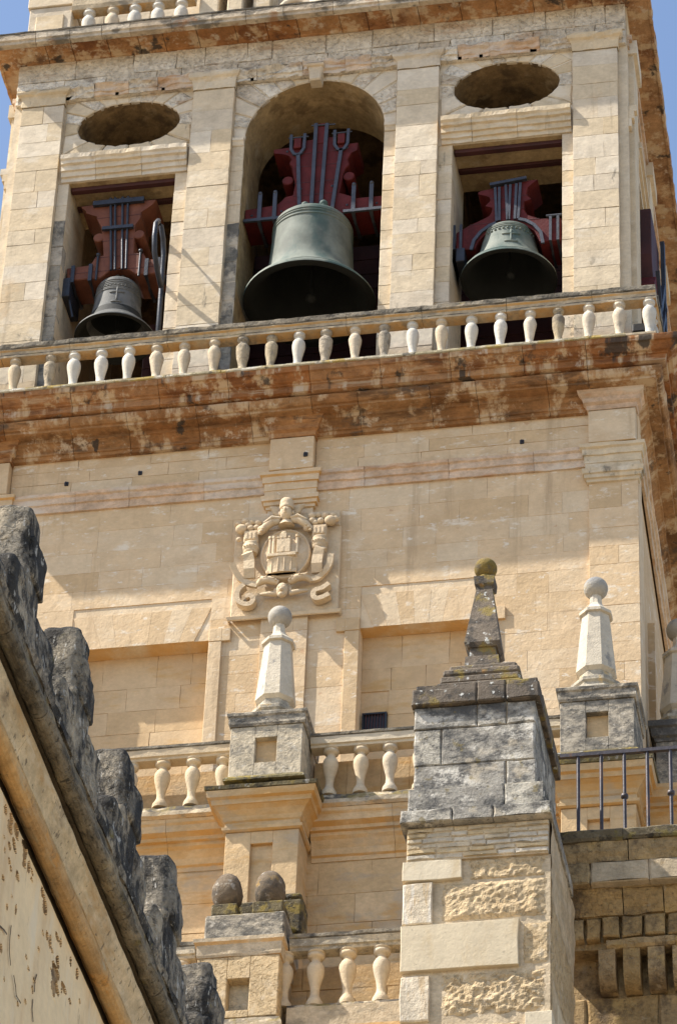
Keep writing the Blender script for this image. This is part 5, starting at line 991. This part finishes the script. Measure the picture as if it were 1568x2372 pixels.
def arcp(cx, cz, r, a0, a1, n=8): return [(cx+r*math.cos(math.radians(a0+(a1-a0)*k/n)), cz+r*math.sin(math.radians(a0+(a1-a0)*k/n))) for k in range(n+1)]
# plaster face: wavy skin whose flaked places are real hollows
# (middle y, z, half width, half height); widths are stretched along the wall, which is seen nearly edge on
FL = [(-24.096, 14.237, 0.011, 0.022), (-23.972, 14.266, 0.011, 0.025), (-23.98, 14.204, 0.018, 0.03), (-23.85, 14.26, 0.018, 0.04), (-23.94, 14.088, 0.009, 0.02), (-23.854, 14.143, 0.016, 0.03), (-23.632, 14.244, 0.019, 0.09), (-23.517, 14.222, 0.012, 0.04), (-23.734, 14.013, 0.014, 0.022), (-23.184, 14.25, 0.011, 0.025), (-23.107, 14.21, 0.019, 0.04), (-23.695, 13.815, 0.007, 0.03), (-22.996, 14.069, 0.011, 0.02), (-22.916, 14.066, 0.011, 0.035), (-22.796, 14.184, 0.011, 0.02), (-22.733, 14.046, 0.014, 0.035), (-22.753, 13.911, 0.028, 0.1), (-22.549, 13.977, 0.019, 0.025), (-22.286, 14.229, 0.011, 0.035), (-23.922, 13.996, 0.009, 0.014), (-23.687, 14.27, 0.009, 0.016), (-23.08, 14.034, 0.007, 0.014), (-22.716, 14.189, 0.009, 0.03), (-23.896, 13.42, 0.007, 0.03), (-22.449, 14.22, 0.007, 0.026)]
random.seed(21)
FL += [(rnd(-24.4, -22.0), rnd(12.9, 14.25), rnd(.004, .009), rnd(.008, .022)) for _ in range(46)]
def face(y0, y1, z0, z1, ny, nz_, fine):
    mb = MB(); vs = []; ins = []
    for j in range(nz_+1):
        for i in range(ny+1):
            y = y0+(y1-y0)*i/ny; z_ = z0+(z1-z0)*j/nz_; q = Vector((1, y*1.6, z_*1.6)); x = 3.818+.008*noise.noise(q)+.004*noise.noise(q*4); d = 9
            if fine:
                wob = .6*noise.noise(Vector((4, y*10, z_*20)))+.18*noise.noise(Vector((8, y*24, z_*50)))
                for fy, fz, w, h in FL:
                    a, b = (y-fy)/(w*3.0), (z_-fz)/(h*1.1)
                    if abs(a) < 2 and abs(b) < 2: d = min(d, math.hypot(a, b)+wob)
                if d < 1: x -= .011+.004*noise.noise(Vector((2, y*40, z_*40)))
                elif d < 1.5: x += .005*(1.5-d)*2
            vs.append((x, y, min(z_, 14.302))); ins.append(d < 1.0)
    n = ny+1; fs = [(j*n+i, j*n+i+1, (j+1)*n+i+1, (j+1)*n+i) for j in range(nz_) for i in range(ny)]
    mb.add(vs, fs); o = obj('plaster_face', mb, 'plaster', W)
    if fine:
        o.data.materials.append(M['flake'])
        o.data.polygons.foreach_set('material_index', [1 if sum(ins[v] for v in f) >= 2 else 0 for f in fs])
face(-24.45, -21.6, 12.9, 14.304, 380, 200, True)
face(-27, -24.452, 12.0, 14.304, 20, 12, False); face(-21.598, -18, 12.0, 14.304, 20, 12, False); face(-24.45, -21.6, 11.0, 12.898, 20, 12, False)
long('lower_torus', [(.026, 14.36)]+arcp(.086, 14.392, .060, -190, 85, 11)+[(.085, 14.462), (.026, 14.464)], 'wall_ochre', .006, .8, 1.5)
long('cream_band', [(.085, 14.49), (.105, 14.475), (.118, 14.482), (.13, 14.515), (.150, 14.555), (.172, 14.59), (.186, 14.63), (.182, 14.655), (.085, 14.66)], 'wall_cream', .004, 1.2, 2.2)
long('upper_torus', [(.187, 14.79)]+arcp(.246, 14.737, .058, -185, 75, 12)+[(.262, 14.82), (.266, 14.879), (.187, 14.88)], 'wall_grey', .012, .5, 1.1, .008)
long('coping', [(-.8, 14.881), (.275, 14.881), (.285, 14.93), (.25, 14.99), (-.8, 15.0)], 'merlon', .012, .6, 1.2, .006)
def merlon(y0, seed):
    """stepped merlon: profile in (y, z), rough all over"""
    mb = MB()
    def lump(x0, x1, ya, yb, za, zb, amp, c):
        n1, n2, n3 = max(3, int((x1-x0)/.035)), max(4, int((yb-ya)/.035)), max(4, int((zb-za)/.035))
        bm = bmesh.new(); idx = {}
        def V(i, j, k):
            if (i, j, k) in idx: return idx[(i, j, k)]
            p = Vector((x0+(x1-x0)*i/n1, ya+(yb-ya)*j/n2, za+(zb-za)*k/n3)); m_ = Vector(((x0+x1)/2, (ya+yb)/2, (za+zb)/2)); h = Vector(((x1-x0)/2, (yb-ya)/2, (zb-za)/2))
            d = p-m_                                             # round the edges off
            inn = Vector([max(-h[t]+c, min(h[t]-c, d[t])) for t in range(3)]); e = d-inn
            if e.length > 1e-6: e = e.normalized()*min(c, e.length)
            p = m_+inn+e; nrm = e.normalized() if e.length > 1e-6 else Vector((0, 0, 1))
            q = p*5+Vector((seed, seed*2, 0)); a = noise.fractal(q, 1.0, 2.0, 4)*.6+.7*noise.noise(q*.5)
            p = p+nrm*amp*a; idx[(i, j, k)] = bm.verts.new(p); return idx[(i, j, k)]
        def F(*vs):
            try: bm.faces.new(vs)
            except ValueError: pass
        for i in range(n1):
            for j in range(n2):
                F(V(i, j, 0), V(i, j+1, 0), V(i+1, j+1, 0), V(i+1, j, 0)); F(V(i, j, n3), V(i+1, j, n3), V(i+1, j+1, n3), V(i, j+1, n3))
            for k in range(n3):
                F(V(i, 0, k), V(i+1, 0, k), V(i+1, 0, k+1), V(i, 0, k+1)); F(V(i, n2, k), V(i, n2, k+1), V(i+1, n2, k+1), V(i+1, n2, k))
        for j in range(n2):
            for k in range(n3):
                F(V(0, j, k), V(0, j, k+1), V(0, j+1, k+1), V(0, j+1, k)); F(V(n1, j, k), V(n1, j+1, k), V(n1, j+1, k+1), V(n1, j, k+1))
        bm.verts.index_update(); mb.add([v.co[:] for v in bm.verts], [[v.index for v in f.verts] for f in bm.faces], True); bm.free()
    lump(3.755, 4.0, y0, y0+.26, 15.36, 16.0, .03, .05)
    lump(3.75, 4.03, y0+.04, y0+.37, 15.47, 15.80, .03, .03)
    lump(3.75, 4.01, y0-.02, y0+.34, 14.95, 15.55, .02, .03)
    lump(3.745, 4.012, y0-.29, y0+.02, 14.95, 15.43, .03, .05)
    lump(3.74, 4.02, y0+.28, y0+.66, 14.95, 15.41, .03, .05)
    lump(3.74, 4.01, y0+.60, y0+.99, 14.95, 15.18, .02, .03)
    return obj('merlon', mb, 'merlon', W)
for i, y in enumerate((-27.4, -26.05, -24.73, -23.49, -22.18, -20.93, -19.55, -18.2)): merlon(y, i*7.3)
# places where the plaster has flaked off
for c in [[(-23.769, 13.657), (-23.772, 13.579), (-23.757, 13.496), (-23.704, 13.428)], [(-23.624, 13.41), (-23.565, 13.37), (-23.536, 13.329), (-23.435, 13.339)], [(-23.196, 13.507), (-23.192, 13.441), (-23.148, 13.383)], [(-23.998, 13.515), (-23.893, 13.547), (-23.837, 13.556)], [(-23.162, 13.697), (-23.189, 13.639), (-23.18, 13.567)]]:
    mb = MB(); mb.tube([(3.826, a, b) for a, b in c], 0, flat=(.0022, .010)); obj('crack', mb, 'crack', W)
